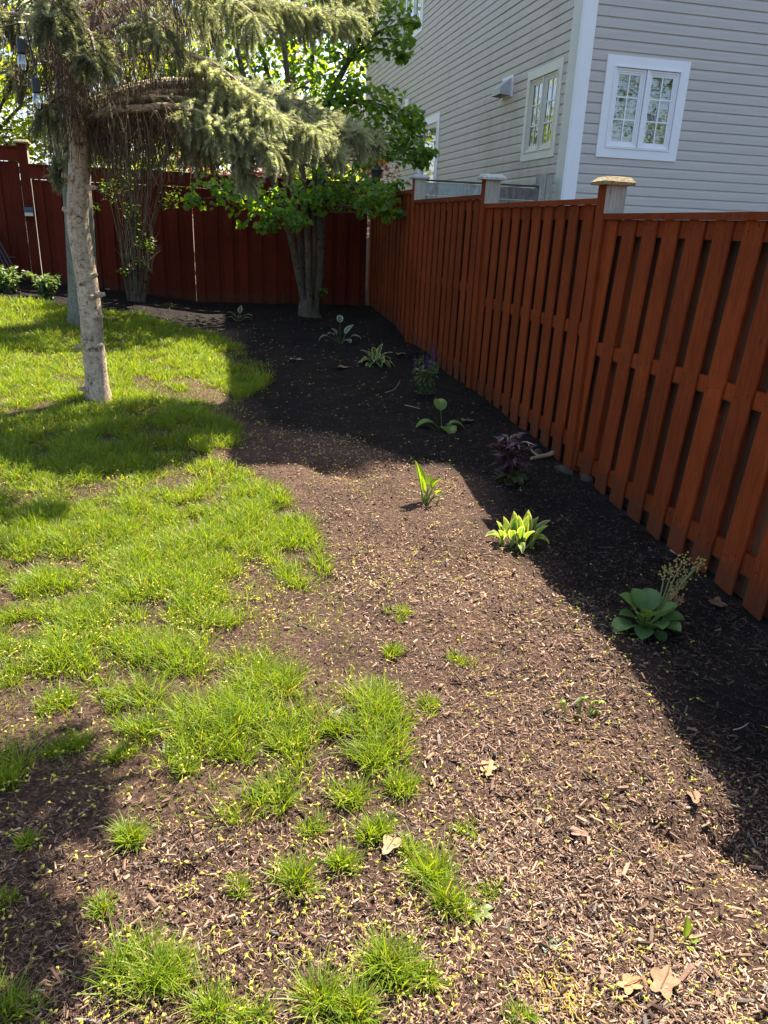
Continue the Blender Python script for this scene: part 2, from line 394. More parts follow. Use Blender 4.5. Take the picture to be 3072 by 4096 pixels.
def courses(side, u0, u1, wins, zlo, zhi, zvis):
    k0 = math.ceil((zlo - Z0) / CH); k1 = int((zhi - Z0) / CH); rest = MB()
    for k in range(k0, k1):
        z = Z0 + k * CH; segs = [(u0, u1)]
        for a, b, c, d in wins:
            if z > c - .012 and z + CH < d + .012:
                segs = [q for s in segs for q in ((s[0], min(s[1], a + .02)), (max(s[0], b - .02), s[1])) if q[1] - q[0] > .03]
        out = []
        for a, b in segs:                    # panels butt and lap at joints, two courses to a panel
            r = random.Random(int((k // 2) * 7 + (13 if side else 5))); j = []
            if side: j = sorted([u0 + 2.2 + r.random() * 3.2, u0 + 6.4 + r.random() * 1.6, u0 + 9.6 + r.random() * 2.2])
            else: j = [u0 + 3.6 + r.random() * 2]
            cuts = [a] + [q for q in j if a + .25 < q < b - .25] + [b]
            for i in range(len(cuts) - 1): out.append((cuts[i], cuts[i + 1] + (.0 if i == len(cuts) - 2 else .02), i))
        for a, b, i in out:
            if z < zvis:
                o = wall_piece(CMD if side else CM, 'siding', side, a, b, z + random.uniform(-.001, .001))
                if i % 2:
                    if side: o.location.x -= .003
                    else: o.location.y -= .003
            else:
                prof = [(.002, .0), (.0165, .0005), (.0145, .080), (.0035, .108), (.003, CH)]; n = len(prof)
                P = [((-d, -x, z + h) if side else (x, -d, z + h)) for x in (a, b) for d, h in prof]
                rest.add(P, [[q, n + q, n + q + 1, q + 1] for q in range(n - 1)])
    if rest.v: tag(rest.build('siding', M_sidd if side else M_sid, house), kind='stuff')
EAVE = 7.4 + H
courses(False, .165, 9.4, WF, H - .35, EAVE, H + 2.95)
courses(True, -SIDE_L + .12, -.2, WS, H - .35, EAVE, H + 5.75)
b = MB()                                     # shell behind the siding, with room behind each window
b.box(.12, 9.4, .12, SIDE_L - .1, -1, EAVE); b.box(.003, 9.4, .003, .118, -1, H - .36); b.box(.003, .118, .13, SIDE_L, -1, H - .36)
b.box(.004, .118, .004, .3, H - .4, EAVE - .02); b.box(9.3, 9.4, .004, .118, H - .4, EAVE - .02)
b.build('wall', M_dark, house)
b = MB(); b.box(-.025, .172, -.028, .01, -.5, EAVE - .02); b.box(.0, .165, -.033, -.028, -.5, EAVE - .03); b.build('corner_trim', M_white, house)
b = MB(); b.box(-.030, .0, -.026, .205, -.5, EAVE - .025); b.build('corner_trim', M_trim, house)
b = MB(); b.box(-.03, .01, SIDE_L - .13, SIDE_L + .02, -.5, EAVE - .025); b.build('corner_trim', M_white, house)
b = MB(); ov, of = .29, .53                  # hip roof with its overhang and soffit
e = [(-ov, -of, EAVE), (9.9, -of, EAVE), (9.9, SIDE_L + .4, EAVE), (-ov, SIDE_L + .4, EAVE)]
rd = [(4.8, 4.5, EAVE + 2.2), (4.8, SIDE_L - 4.5, EAVE + 2.2)]
b.add(e + rd, [[0, 1, 4], [1, 2, 5, 4], [2, 3, 5], [3, 0, 4, 5], [3, 2, 1, 0]]); b.build('roof', M_roof, house)
b = MB(); b.box(-ov, 9.9, -of, -of + .02, EAVE - .18, EAVE - .005); b.box(-ov, -ov + .02, -of + .021, SIDE_L + .4, EAVE - .18, EAVE - .005); b.build('fascia', M_white, house)
def window(side, u0, u1, z0, z1, casing, sash_m, fw, n, grid, blind, mid=False):
    w, h = u1 - u0, z1 - z0
    f = MB(); o_, i_ = -.03, .06             # mitred casing boards round the opening
    for q in ([(0, 0), (w, 0), (w - fw, fw), (fw, fw)], [(w, 0), (w, h), (w - fw, h - fw), (w - fw, fw)], [(w, h), (0, h), (fw, h - fw), (w - fw, h - fw)], [(0, h), (0, 0), (fw, fw), (fw, h - fw)]):
        A = [(x, o_, z) for x, z in q]; B = [(x, i_, z) for x, z in q]
        f.add(A + B, [[0, 1, 2, 3], [0, 4, 5, 1], [2, 6, 7, 3], [1, 5, 6, 2], [3, 7, 4, 0]])
    fr = f.build('window', casing, house)
    if side: fr.location = (0, -u0, z0); fr.rotation_euler = SR
    else: fr.location = (u0, 0, z0)
    iw, ih = w - 2 * fw, h - 2 * fw
    lip = MB()
    for x0, x1, a, c in ((fw, w - fw, fw, fw + .018), (fw, w - fw, h - fw - .018, h - fw), (fw, fw + .018, fw + .018, h - fw - .018), (w - fw - .018, w - fw, fw + .018, h - fw - .018)):
        lip.box(x0 + .001, x1 - .001, -.040, .04, a + .001, c - .001)
    lip.build('jamb', sash_m, fr)
    sw = (iw - .036 - (n - 1) * .03) / n
    for k in range(n):
        x = fw + .018 + k * (sw + .03); zb, zt = fw + .022, h - fw - .022
        if k:
            mm = MB(); mm.box(x - .026, x - .004, -.036, .03, zb, zt); mm.build('mullion', sash_m, fr)
        s = MB(); t_ = .062
        for st, d0 in ((0, -.018), (.022, -.008), (.044, .0)):   # stepped sash profile
            a0, a1, b0, b1 = x + .004 + st, x + sw - .004 - st, zb + st, zt - st; q = .0215
            s.box(a0, a1, d0, .02, b0, b0 + q); s.box(a0, a1, d0, .02, b1 - q, b1)
            s.box(a0, a0 + q, d0, .02, b0 + q, b1 - q); s.box(a1 - q, a1, d0, .02, b0 + q, b1 - q)
        s.build('sash', sash_m, fr)
        gx0, gx1, gz0, gz1 = x + .066, x + sw - .066, zb + .062, zt - .062
        gl = MB(); gl.add([(gx0 - .004, .008, gz0 - .004), (gx1 + .004, .008, gz0 - .004), (gx1 + .004, .008, gz1 + .004), (gx0 - .004, .008, gz1 + .004)], [[0, 1, 2, 3]]); gl.build('glass', M_glass, fr)
        if grid:
            mu = MB(); xm = (gx0 + gx1) / 2; mu.box(xm - .009, xm + .009, -.001, .016, gz0, gz1)
            for r in range(1, grid):
                zz = gz0 + (gz1 - gz0) * r / grid; mu.box(gx0, gx1, -.0005, .0165, zz - .009, zz + .009)
            mu.build('muntin', M_white, fr)
        if blind == 'shutter':
            zz = gz0 - .03
            while zz < gz1:
                sl_ = MB(); sl_.add([(gx0 - .03, .04, zz + .012), (gx1 + .03, .04, zz + .012), (gx1 + .03, .068, zz + .068), (gx0 - .03, .068, zz + .068),
                                    (gx0 - .03, .048, zz + .008), (gx1 + .03, .048, zz + .008), (gx1 + .03, .076, zz + .064), (gx0 - .03, .076, zz + .064)],
                                   [[0, 1, 2, 3], [7, 6, 5, 4], [0, 4, 5, 1], [2, 6, 7, 3]]); sl_.build('louvre', M_white, fr)
                zz += .072
        elif blind == 'shade':
            cu = MB()
            for q in range(12):
                xa = gx0 - .02 + (gx1 - gx0 + .04) * q / 12; xb = gx0 - .02 + (gx1 - gx0 + .04) * (q + 1) / 12; d = .06 + (.012 if q % 2 else 0)
                cu.box(xa, xb, d, d + .004, gz0 - .02, gz1 + .02)
            cu.build('curtain', M_offw, fr)
    return fr
window(False, WF[0][0], WF[0][1], WF[0][2], WF[0][3], M_white, M_white, .108, 2, 3, 'shutter')
window(True, *WS[0], M_offw, M_offw, .10, 2, 3, None)
window(True, *WS[1], M_white, M_white, .13, 1, 0, 'shade')
window(True, *WS[2], M_white, M_white, .12, 2, 0, None)
def side_pt(u, out, z): return (HX - out, HY - u, z)
v = MB()                                     # dryer vent hood on the side wall: back plate and sloped hood open below
L0, L1, zb, zt = -2.7, -2.06, 1.86 + H, 2.09 + H
v = MB(); v.box(-.035, .0, 2.02, 2.44, zb - .02, zt + .03); vent = v.build('vent_hood', M_white, house)
v = MB(); P = [(-.036, 2.06, zb), (-.036, 2.40, zb), (-.036, 2.40, zt), (-.036, 2.06, zt), (-.20, 2.06, zb + .01), (-.20, 2.40, zb + .01), (-.20, 2.40, zb + .10), (-.20, 2.06, zb + .10)]
v.add(P, [[4, 5, 6, 7], [7, 6, 2, 3], [0, 4, 7, 3], [1, 2, 6, 5]]); v.build('hood', M_foil, vent)
v = MB(); v.box(-.07, -.017, 8.03, 8.27, 2.40 + H, 2.58 + H); v.build('wall_box', M_white, house)

# ================================================================ fences
FX = 2.62
def rbox(w, d, h, c=.004):                   # board with eased long edges, base at z = 0
    p = [(c, 0), (w - c, 0), (w, c), (w, d - c), (w - c, d), (c, d), (0, d - c), (0, c)]
    V = [(x, y, 0) for x, y in p] + [(x, y, h) for x, y in p]
    return V, [[i, (i + 1) % 8, 8 + (i + 1) % 8, 8 + i] for i in range(8)], [[8 + i for i in range(8)], [7 - i for i in range(8)]]
def board_mesh(name, w, d, mat):
    V, F, K = rbox(w, d, 1.0); return np_mesh(name, V, [F, K], mat)
fence = thing('slatted_fence', 'tall red-stained shadowbox fence with open gaps between its slats, below the grey house', 'fence', (FX, 7.3, 0))
def fpart(name, mesh, x, y, z, s=None, rot=None):
    o = link(name, mesh, fence, (x - FX, y - 7.3, z))
    if s: o.scale = s
    if rot: o.rotation_euler = rot
    return o
# slat mesh: local x = thickness (0.018), local y = width
SL = [board_mesh('slat', .018, w, M_stain) for w in (.138, .142, .147)]
RB = [board_mesh('rear_slat', .018, w, M_raw) for w in (.128, .138, .146)]
RBW = board_mesh('rear_slat', .018, .185, M_raw)
PAN = [(2.52, 4.86, .131, .078, .231), (4.98, 7.16, .227, .03, .2165), (7.28, 9.70, .31, .022, .2165), (9.83, 12.13, .435, .015, .2165), (.1, 2.40, .02, .05, .23)]
for (y0, y1, zt, lean, pitch) in PAN:
    zt += H; L = y1 - y0; h = zt - .0375
    r = MB(); r.box(-.022, .0, 0, L, zt - .037, zt); r.box(0, .085, 0, L, zt - .012, zt + .0)
    fpart('top_rail', r.mesh('top_rail', M_stain), FX, y0, 0)
    for a, c in ((.0375, .135), (.825, .915), (1.625, 1.735)):
        r = MB(); r.box(.0185, .0555, .0, L, zt - c, zt - a); fpart('rail', r.mesh('rail', M_stain), FX, y0, 0)
    n = int(round(L / pitch)); y = y1 - .148
    ys = []
    while y > y0 - .02: ys.append(y); y -= pitch
    for q, y in enumerate(ys):
        zb = g1(FX, y) - .02 + random.uniform(0, .025); yy = y + random.uniform(-.006, .006)
        o = fpart('slat', random.choice(SL), FX + random.uniform(0, .003), yy + .075 + lean * (h - zb) - .0725, zb, (1, 1, h - zb))
        o.rotation_euler.x = math.atan(lean) + random.uniform(-.003, .003)
        o = fpart('rear_slat', random.choice(RB) if y0 < 4.9 else RBW, FX + .0565, yy - (random.choice((.05, .05, .018)) if y0 < 4 else .05) + random.uniform(-.008, .008) + lean * (h - zb), zb - .02, (1, 1, h - zb + .01))
        o.rotation_euler.x = math.atan(lean) + random.uniform(-.004, .004)
nl = MB()
for (y0, y1, zt, lean, pitch) in PAN[:3]:
    y = y1 - .148
    while y > y0 - .02:
        for dz in (.08, .865, 1.67):
            for dy in (.035, .11):
                a, c_ = y + dy + random.uniform(-.01, .01) - 7.3 + lean * dz, zt + H - dz + random.uniform(-.02, .02)
                r_ = .0045; nl.add([(-.0015, a + r_ * math.cos(q * 1.047), c_ + r_ * math.sin(q * 1.047)) for q in range(6)] + [(.004, a + r_ * math.cos(q * 1.047), c_ + r_ * math.sin(q * 1.047)) for q in range(6)], [[5, 4, 3, 2, 1, 0]] + [[q, (q + 1) % 6, 6 + (q + 1) % 6, 6 + q] for q in range(6)])
        y -= pitch
tag(nl.build('nails', M_black, fence), kind='stuff')
def post(par, x, y, w, d, zb, zt, red, cap, px, py, face, zr=0):
    """Square post, stained on the yard face only, under an overhanging bevelled cap."""
    b = MB(); k = [0] * 6; k[face] = 1
    if px == FX: k2 = list(k); k2[2] = 1; b.box(x - px, x + w - px, y - py, y + d - py, zb, zr, mats=k2); b.box(x - px, x + w - px, y - py, y + d - py, zr, zt, mats=k)
    else: b.box(x - px, x + w - px, y - py, y + d - py, zb, zt, mats=k)
    p = b.build('post', [M_grey, red], par)
    c = MB(); o = .038; x0, x1, y0, y1 = x - px - o, x + w - px + o, y - py - o, y + d - py + o
    prof = [(0, 0), (0, .02), (.03, .048), (.075, .052)]
    V = []
    for i_, z_ in prof: V += [(x0 + i_, y0 + i_, zt + z_), (x1 - i_, y0 + i_, zt + z_), (x1 - i_, y1 - i_, zt + z_), (x0 + i_, y1 - i_, zt + z_)]
    V = [(a + random.uniform(-.004, .004), b_ + random.uniform(-.004, .004), z_ + random.uniform(-.002, .003) * (i > 3)) for i, (a, b_, z_) in enumerate(V)]
    F = [[q * 4 + k_, q * 4 + (k_ + 1) % 4, q * 4 + 4 + (k_ + 1) % 4, q * 4 + 4 + k_] for q in range(3) for k_ in range(4)] + [[12, 13, 14, 15], [3, 2, 1, 0]]
    c.add(V, F); c.build('post_cap', cap, p)
    return p
for y, zt, cap, zr in ((4.862, .305, M_cap, .131), (7.165, .435, M_capg, .227), (9.705, .555, M_capg, .31), (2.405, .16, M_cap, .02)):
    post(fence, FX - .026, y, .145, .112, g1(FX, y) - .3, zt + H, M_stain, cap, FX, 7.3, 5, zr + H)
for y, zb in ((4.70, 0), (5.0, 0), (7.02, 0), (7.30, 0), (9.56, 0)):   # half boards beside the posts
    pass

BY = 12.2
back = thing('board_fence', 'dark red close-boarded fence across the end of the yard behind the trees', 'fence', (-.4, BY, 0))
def bpart(name, mesh, x, y, z, s=None):
    o = link(name, mesh, back, (x + .4, y - BY, z))
    if s: o.scale = s
    return o
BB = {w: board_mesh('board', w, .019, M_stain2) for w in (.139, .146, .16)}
BBW = board_mesh('rear_board', .135, .019, M_stain2)
def back_panel(x0, x1, zt, pitch, slits=()):
    zt += H
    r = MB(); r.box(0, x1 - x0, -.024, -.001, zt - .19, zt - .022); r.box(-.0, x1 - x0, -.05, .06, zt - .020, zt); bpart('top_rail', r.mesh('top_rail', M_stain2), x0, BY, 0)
    x = x0 + .004
    while x < x1 - .03:
        w = .139 if x + .15 < x1 else max(.04, x1 - x - .002)
        zb = g1(x, BY) - .03 + random.uniform(0, .02)
        o = bpart('board', BB[.139], x, BY + random.uniform(0, .004), zb, (w / .139, 1, zt - .195 - zb)); o.rotation_euler.y = random.uniform(-.003, .003)
        xc = x + w + (pitch - .139) / 2
        wide = .135; off = 0
        for s in slits:
            if abs(xc - s) < .115:
                wide = .098 if s > xc else .098; off = -.026 if s > xc else .026
                # the board stops short and leaves the slit open
        if xc < x1 - .02:
            bpart('board', BBW, xc - wide / 2 + off, BY + .0235, zb, (wide / .135, 1, zt - .195 - zb))
        x += pitch
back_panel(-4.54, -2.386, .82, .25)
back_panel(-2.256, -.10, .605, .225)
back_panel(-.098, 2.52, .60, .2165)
post(back, -2.385, BY - .03, .125, .125, g1(-2.3, BY) - .3, .965 + H - .11, M_stain2, M_cap, -.4, BY, 2)
pc = post(fence, FX - .03, BY + .0, .12, .12, g1(FX, BY) - .3, .50 + H, M_stain, M_capg, FX, 7.3, 5, .43 + H)

grey = thing('plank_fence', 'weathered grey-green plank fence with horizontal boards between the red fence and the house', 'fence', (3.5, 9.75, 0))
def gb(name, x0, x1, y0, y1, z0, z1, mat):
    b = MB(); b.box(x0 - 3.5, x1 - 3.5, y0 - 9.75, y1 - 9.75, z0, z1); return b.build(name, mat, grey)
zz = .520 + H; k = 0
while zz > .3:
    gb('plank', 2.745, 3.548, 9.752, 9.78, zz - .135, zz, M_peel); gb('plank', 3.552, 4.246, 9.754, 9.782, zz - .135 - .004, zz - .004, M_brownb)
    zz -= .147; k += 1
gb('cap_rail', 2.745, 4.246, 9.735, 9.82, .537 + H, .553 + H, M_moss)
gb('batten', 2.755, 2.80, 9.715, 9.75, .2, .37 + H, M_grey)
gb('post', 4.25, 4.34, 9.745, 9.87, .1, .695 + H, M_grey); gb('post', 4.344, 4.432, 9.74, 9.85, .1, .69 + H, M_grey)
b = MB()
for z in (.44, .40):
    b.tube([(4.295 - 3.5, -.012, z + H - .02), (4.295 - 3.5, .0, z + H - .02)], .008, 8); b.tube([(4.39 - 3.5, -.017, z + H), (4.39 - 3.5, -.005, z + H)], .008, 8)
    break
b.build('bolt_head', M_foil, grey)

# small things on the fences
p = at(116, 845, BY - .06)
so_ = thing('solar_light', 'small blue solar step light mounted on the dark red fence post', 'light', (p[0], BY - .03, p[2]))
b = MB(); b.box(-.06, .06, -.07, -.001, -.015, .05); b.add([(-.058, -.075, .012), (.058, -.075, .012), (.058, -.02, .054), (-.058, -.02, .054)], [[0, 1, 2, 3]]); b.build('panel', M_solar, so_)
b = MB(); b.box(-.052, .052, -.062, -.002, -.06, -.016); b.build('lens', M_lens, so_)
b = MB(); b.box(-.06, .06, -.066, -.002, -.07, -.061); b.build('base', M_black, so_)
lt = thing('post_lantern', 'small black lantern on the fence corner post behind leaves', 'lantern', (FX + .04, BY + .06, .555 + H))
b = MB(); b.tube([(0, 0, 0), (0, 0, .02), (0, 0, .05), (0, 0, .06)], [.09, .09, .05, .04], 8); b.build('base', M_black, lt)
b = MB(); b.tube([(0, 0, .06), (0, 0, .07), (0, 0, .2), (0, 0, .21)], [.05, .06, .085, .085], 6); b.build('glass', M_dark, lt)
b = MB(); b.tube([(0, 0, .21), (0, 0, .23), (0, 0, .30), (0, 0, .33), (0, 0, .36)], [.10, .10, .03, .02, .004], 6); b.build('roof', M_black, lt)
sp_ = thing('garden_screen', 'dark slatted screen leaning on the red fence at the far corner of the leafy bed', 'screen', (-2.79, 12.0, g1(-2.79, 12.0)))
for k in range(6):
    b = MB(); x = -.28 + k * .05; b.tube([(x + .36, -.25, .0), (x, .12, .68)], .014, 4); b.build('slat', M_black, sp_)
b = MB(); b.tube([(-.2, -.03, .30), (.24, -.03, .30)], .012, 4); b.build('crossbar', M_black, sp_)

# ================================================================ trees
def limb(mb, pts, r0, r1, n=7, wob=.12, col=(1, 1, 1)):
    P = [Vector(p) for p in pts]; out = []
    for i in range(len(P) - 1):
        a, b_, c, d = P[max(i - 1, 0)], P[i], P[i + 1], P[min(i + 2, len(P) - 1)]
        for k in range(4):
            t = k / 4
            out.append(.5 * ((2 * b_) + (c - a) * t + (2 * a - 5 * b_ + 4 * c - d) * t * t + (-a + 3 * b_ - 3 * c + d) * t ** 3))
    out.append(P[-1]); rad = [r0 + (r1 - r0) * i / (len(out) - 1) for i in range(len(out))]
    mb.tube(out, rad, n, col, wob=wob); return out
# ---- needle sprig template: a shoot of length 1 along +X, needles all round
def sprig_template(nn, L, nl, nw, seed):
    r = np.random.default_rng(seed); V = []; F3 = []; tc = []
    for k in range(3):
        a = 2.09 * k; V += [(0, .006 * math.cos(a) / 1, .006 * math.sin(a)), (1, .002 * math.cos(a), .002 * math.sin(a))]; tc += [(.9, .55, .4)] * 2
    for k in range(3):
        a, b_ = 2 * k, 2 * ((k + 1) % 3); F3 += [(a, b_, b_ + 1), (a, b_ + 1, a + 1)]
    for i in range(nn):
        t = (i + r.random()) / nn; t = .06 + .96 * t; a = r.random() * 6.283; ang = R(r.uniform(38, 68)) * (1 - .45 * max(0, t - .8) / .2)
        l = nl * r.uniform(.75, 1.1) / L; d = np.array([math.cos(ang), math.sin(ang) * math.cos(a), math.sin(ang) * math.sin(a)])
        s = np.cross(d, [1, 0, 0]); s = s / np.linalg.norm(s) * nw / L
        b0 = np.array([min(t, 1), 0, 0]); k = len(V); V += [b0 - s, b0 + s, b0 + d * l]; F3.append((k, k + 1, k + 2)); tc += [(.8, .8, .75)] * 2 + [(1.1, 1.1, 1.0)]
    return np.array(V, float), [np.array(F3)], np.array(tc)
SP = [sprig_template(64, .12, .028, .0026, s) for s in (1, 2, 3)]
class Conifer:
    def __init__(s): s.q = []; s.tw = MB()
    def sprig(s, p, d, L, tone): s.q.append((*p, *d, L, tone))
    def bough(s, pts, r0, dens, green=.45, side=.7, spread=1., droop=1., bare=1., tone=0., limbs=None):
        mb = limbs; out = limb(mb, pts, r0, r0 * .18, 7, .18); out = [np.array(p) for p in out]
        cum = np.concatenate([[0], np.cumsum([np.linalg.norm(out[i + 1] - out[i]) for i in range(len(out) - 1)])]); tot = cum[-1]
        n = int(dens * tot)
        for i in range(n):
            t = (i + random.random()) / n; dd = t * tot; j = min(np.searchsorted(cum, dd, 'right') - 1, len(out) - 2)
            f = (dd - cum[j]) / (cum[j + 1] - cum[j] + 1e-9); p = out[j] * (1 - f) + out[j + 1] * f
            T = out[j + 1] - out[j]; T = T / np.linalg.norm(T); lat = np.cross(T, [0, 0, 1.]); lat /= np.linalg.norm(lat) + 1e-9
            sg = 1 if i % 2 else -1
            d = lat * sg * spread * random.uniform(.35, 1) + T * random.uniform(.25, .8) + np.array([0, 0, random.uniform(-.5, .12)]) * droop
            d /= np.linalg.norm(d); L = side * (1.05 - .75 * t) * random.uniform(.5, 1.05) * (.4 + .6 * min(1, t * 3))
            q = [p]; cur = p.copy(); dv = d.copy(); ns = 6
            for k in range(ns):
                cur = cur + dv * L / ns; q.append(cur.copy()); dv = dv + np.array([0, 0, -.20 * droop]) + np.random.default_rng(i * 7 + k).normal(0, .05, 3); dv /= np.linalg.norm(dv)
            s.tw.tube(q[::2] + ([q[-1]] if ns % 2 else []), [.0055, .0045, .003, .002][:len(q[::2])], 3, (.14, .095, .065), cap=False)
            leaf = t > green * random.uniform(.65, 1.15)
            for k in range(1, ns + 1):
                pk = q[k]; 
                if leaf:
                    for _ in range(3 if k < ns else 4):
                        dd_ = (q[k] - q[k - 1]); dd_ /= np.linalg.norm(dd_)
                        v_ = dd_ * random.uniform(.3, 1) + np.random.default_rng(None if False else int(random.random() * 1e9)).normal(0, .5, 3) + np.array([0, 0, -random.uniform(.0, .8) * droop])
                        if k == ns: v_ = dd_ + np.array([0, 0, random.uniform(-.3, .35)])
                        s.sprig(pk, v_, random.uniform(.08, .16), tone + random.uniform(0, 1))
                elif random.random() < .9 * bare:      # bare hanging twigs on the shaded inner part
                    l = random.uniform(.1, .42); w = np.array([random.gauss(0, .05), random.gauss(0, .05), -l])
                    m_ = pk + w * .5 + np.array([random.gauss(0, .03), random.gauss(0, .03), 0])
                    s.tw.tube([pk, m_, pk + w], [.003, .0024, .0016], 3, random.choice([(.13, .085, .06), (.17, .12, .09), (.10, .075, .055)]), cap=False)
                    if random.random() < .22: s.sprig(pk + w * .8, w + np.array([0, 0, -.05]), random.uniform(.06, .12), tone - .4)
    def build(s, root, name='crown'):
        a = np.array(s.q); n = len(a); V = []; F = [[]]; cc = []; base = 0; Fs = []
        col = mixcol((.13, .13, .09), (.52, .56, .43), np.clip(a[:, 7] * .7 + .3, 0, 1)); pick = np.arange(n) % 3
        for k in range(3):
            i = pick == k; tv, tf, tcl = SP[k]
            v, f, c = scatter(tv, tf, frames(a[i, 3:6], rng.random(i.sum()) * 6.28), a[i, :3], a[i, 6], col[i], tcl)
            Fs.append(f[0] + base); base += len(v); V.append(v); cc.append(c)
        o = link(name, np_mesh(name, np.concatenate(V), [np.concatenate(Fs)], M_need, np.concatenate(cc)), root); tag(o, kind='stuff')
        o2 = s.tw.build('twigs', M_twig, root); tag(o2, kind='stuff')
def loc(p, o): return [np.array(q) - np.array(o) for q in p]

TB = (-.917, 6.74, g1(-.917, 6.74) - .02)
spruce = thing('spruce_tree', 'blue spruce with a bare pale speckled trunk and drooping needle boughs over the lawn', 'tree', TB)
TP = [(-.917, -1.52, .130), (-.916, -1.47, .122), (-.915, -1.38, .108), (-.913, -1.28, .101), (-.912, -1.03, .096), (-.911, -.79, .094), (-.913, -.55, .093), (-.927, -.32, .092), (-.943, -.09, .090), (-.925, .07, .088), (-.896, .24, .086), (-.869, .45, .084), (-.835, .85, .078), (-.843, 1.05, .074), (-.844, 1.43, .068), (-.86, 2.2, .06), (-.87, 3.5, .045), (-.88, 5.2, .02)]
b = MB(); b.tube([(x - TB[0], 0, z + H - TB[2]) for x, z, r in TP], [r * .93 for *_, r in TP], 22, wob=.09); b.build('trunk', M_bark, spruce, smooth=True)
def stub(px, py, dx, dy, L, r, par, Y=6.66, o=TB):
    p = at(px, py, Y); d = np.array([dx, -.35, dy]); d = d / np.linalg.norm(d); q = p - np.array(o)
    s = MB(); s.tube([q - d * .04, q, q + d * L * .4, q + d * L * .75], [r * 1.1, r * .85, r * .66, r * .6], 9, wob=.3); s.build('branch_stub', M_bark, par, smooth=False)
for a in [(268, 706, -1, .25, .05, .028), (262, 838, -1, .35, .03, .030), (368, 750, 1, .05, .05, .024), (305, 740, -.1, .1, .02, .035), (378, 1100, .7, .4, .035, .022), (405, 1178, 1, .2, .04, .024), (368, 1190, .3, 0, .025, .03), (402, 1262, .8, 0, .03, .024), (378, 1268, .2, .1, .02, .028), (406, 1380, .8, .2, .02, .02), (365, 1400, .1, 0, .012, .03), (330, 1555, -1, .1, .05, .024), (313, 880, .1, .1, .012, .03), (300, 1390, -.3, .0, .015, .02), (320, 530, -.1, .1, .015, .026), (330, 626, .1, 0, .015, .026)]:
    stub(*a, spruce)
con = Conifer(); limbs = MB()
O = np.array(TB)
def bough(pxs, *a, **k): con.bough(loc([at(x, y, Y) for x, y, Y in pxs], O), *a, limbs=limbs, **k)
# the low right-hand boughs
bough([(345, 475, 6.74), (450, 395, 6.75), (620, 345, 6.8), (830, 340, 6.9), (1020, 365, 7.0), (1200, 420, 7.05), (1440, 530, 7.1)], .042, 48, green=.52, side=.55, droop=1.25)
bough([(360, 480, 6.72), (430, 445, 6.5), (560, 432, 6.3), (700, 425, 6.2), (870, 470, 6.1), (1010, 520, 6.05)], .038, 46, green=.62, side=.48, droop=1.4)
bough([(345, 420, 6.78), (600, 330, 7.1), (900, 330, 7.4), (1120, 370, 7.6), (1380, 480, 7.7)], .034, 44, green=.5, side=.58, droop=1.2)
bough([(330, 300, 6.74), (560, 200, 6.6), (800, 230, 6.4), (1000, 370, 6.2), (1100, 440, 6.1)], .032, 42, green=.58, side=.45, droop=1.4)
# upper right
bough([(300, 130, 6.74), (500, 20, 6.7), (800, -40, 6.7), (1050, -10, 6.8), (1250, 40, 6.9), (1400, 60, 7.0)], .036, 42, green=.5, side=.45, droop=1.2)
bough([(290, 60, 6.7), (480, -40, 6.2), (700, -70, 5.9), (900, -20, 5.7), (1020, 60, 5.6)], .032, 28, green=.66, side=.55, droop=1.5)
bough([(340, 440, 6.7), (640, 370, 6.5), (900, 390, 6.4), (1100, 450, 6.35), (1260, 520, 6.3)], .03, 48, green=.56, side=.46, droop=1.5)
bough([(345, 440, 6.7), (600, 390, 6.45), (830, 420, 6.25), (940, 540, 6.15), (985, 690, 6.1)], .026, 46, green=.5, side=.36, droop=1.3)
bough([(800, 345, 6.9), (980, 380, 6.7), (1100, 470, 6.6), (1150, 610, 6.55)], .018, 50, green=.25, side=.42, droop=1.3)
bough([(1000, 365, 7.0), (1180, 430, 6.9), (1290, 510, 6.85), (1350, 600, 6.8)], .014, 52, green=.1, side=.42, droop=1.3)
bough([(900, 350, 7.0), (1150, 390, 7.2), (1330, 470, 7.3), (1500, 535, 7.35)], .014, 50, green=.15, side=.42, droop=1.2)
bough([(700, 360, 6.6), (860, 400, 6.3), (1020, 480, 6.1), (1080, 590, 6.0)], .016, 52, green=.3, side=.40, droop=1.3)
bough([(720, 370, 6.6), (780, 470, 6.4), (800, 600, 6.3)], .012, 46, green=.45, side=.30, droop=1.5)
bough([(290, -50, 6.74), (600, -160, 6.9), (950, -180, 7.1), (1250, -110, 7.3), (1480, -20, 7.5)], .034, 38, green=.48, side=.48, droop=1.2)
bough([(300, 240, 6.7), (420, 120, 6.3), (560, 60, 6.0), (660, 110, 5.8)], .026, 26, green=.75, side=.5, droop=1.4, tone=-.3)
# left: thin, shaded and mostly bare
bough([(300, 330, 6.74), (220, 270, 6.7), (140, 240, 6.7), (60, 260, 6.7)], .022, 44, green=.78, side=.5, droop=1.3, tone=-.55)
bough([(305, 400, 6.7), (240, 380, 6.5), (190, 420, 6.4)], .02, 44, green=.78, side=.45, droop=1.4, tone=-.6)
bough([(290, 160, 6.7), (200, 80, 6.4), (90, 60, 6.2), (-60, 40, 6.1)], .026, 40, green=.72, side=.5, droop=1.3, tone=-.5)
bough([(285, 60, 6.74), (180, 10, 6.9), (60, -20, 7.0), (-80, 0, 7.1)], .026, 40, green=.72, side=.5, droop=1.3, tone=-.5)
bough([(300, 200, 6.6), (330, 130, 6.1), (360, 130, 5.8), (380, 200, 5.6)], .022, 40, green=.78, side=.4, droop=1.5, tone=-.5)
bough([(285, 30, 6.6), (240, -30, 6.1), (210, -20, 5.8), (190, 60, 5.6)], .022, 40, green=.78, side=.4, droop=1.5, tone=-.5)
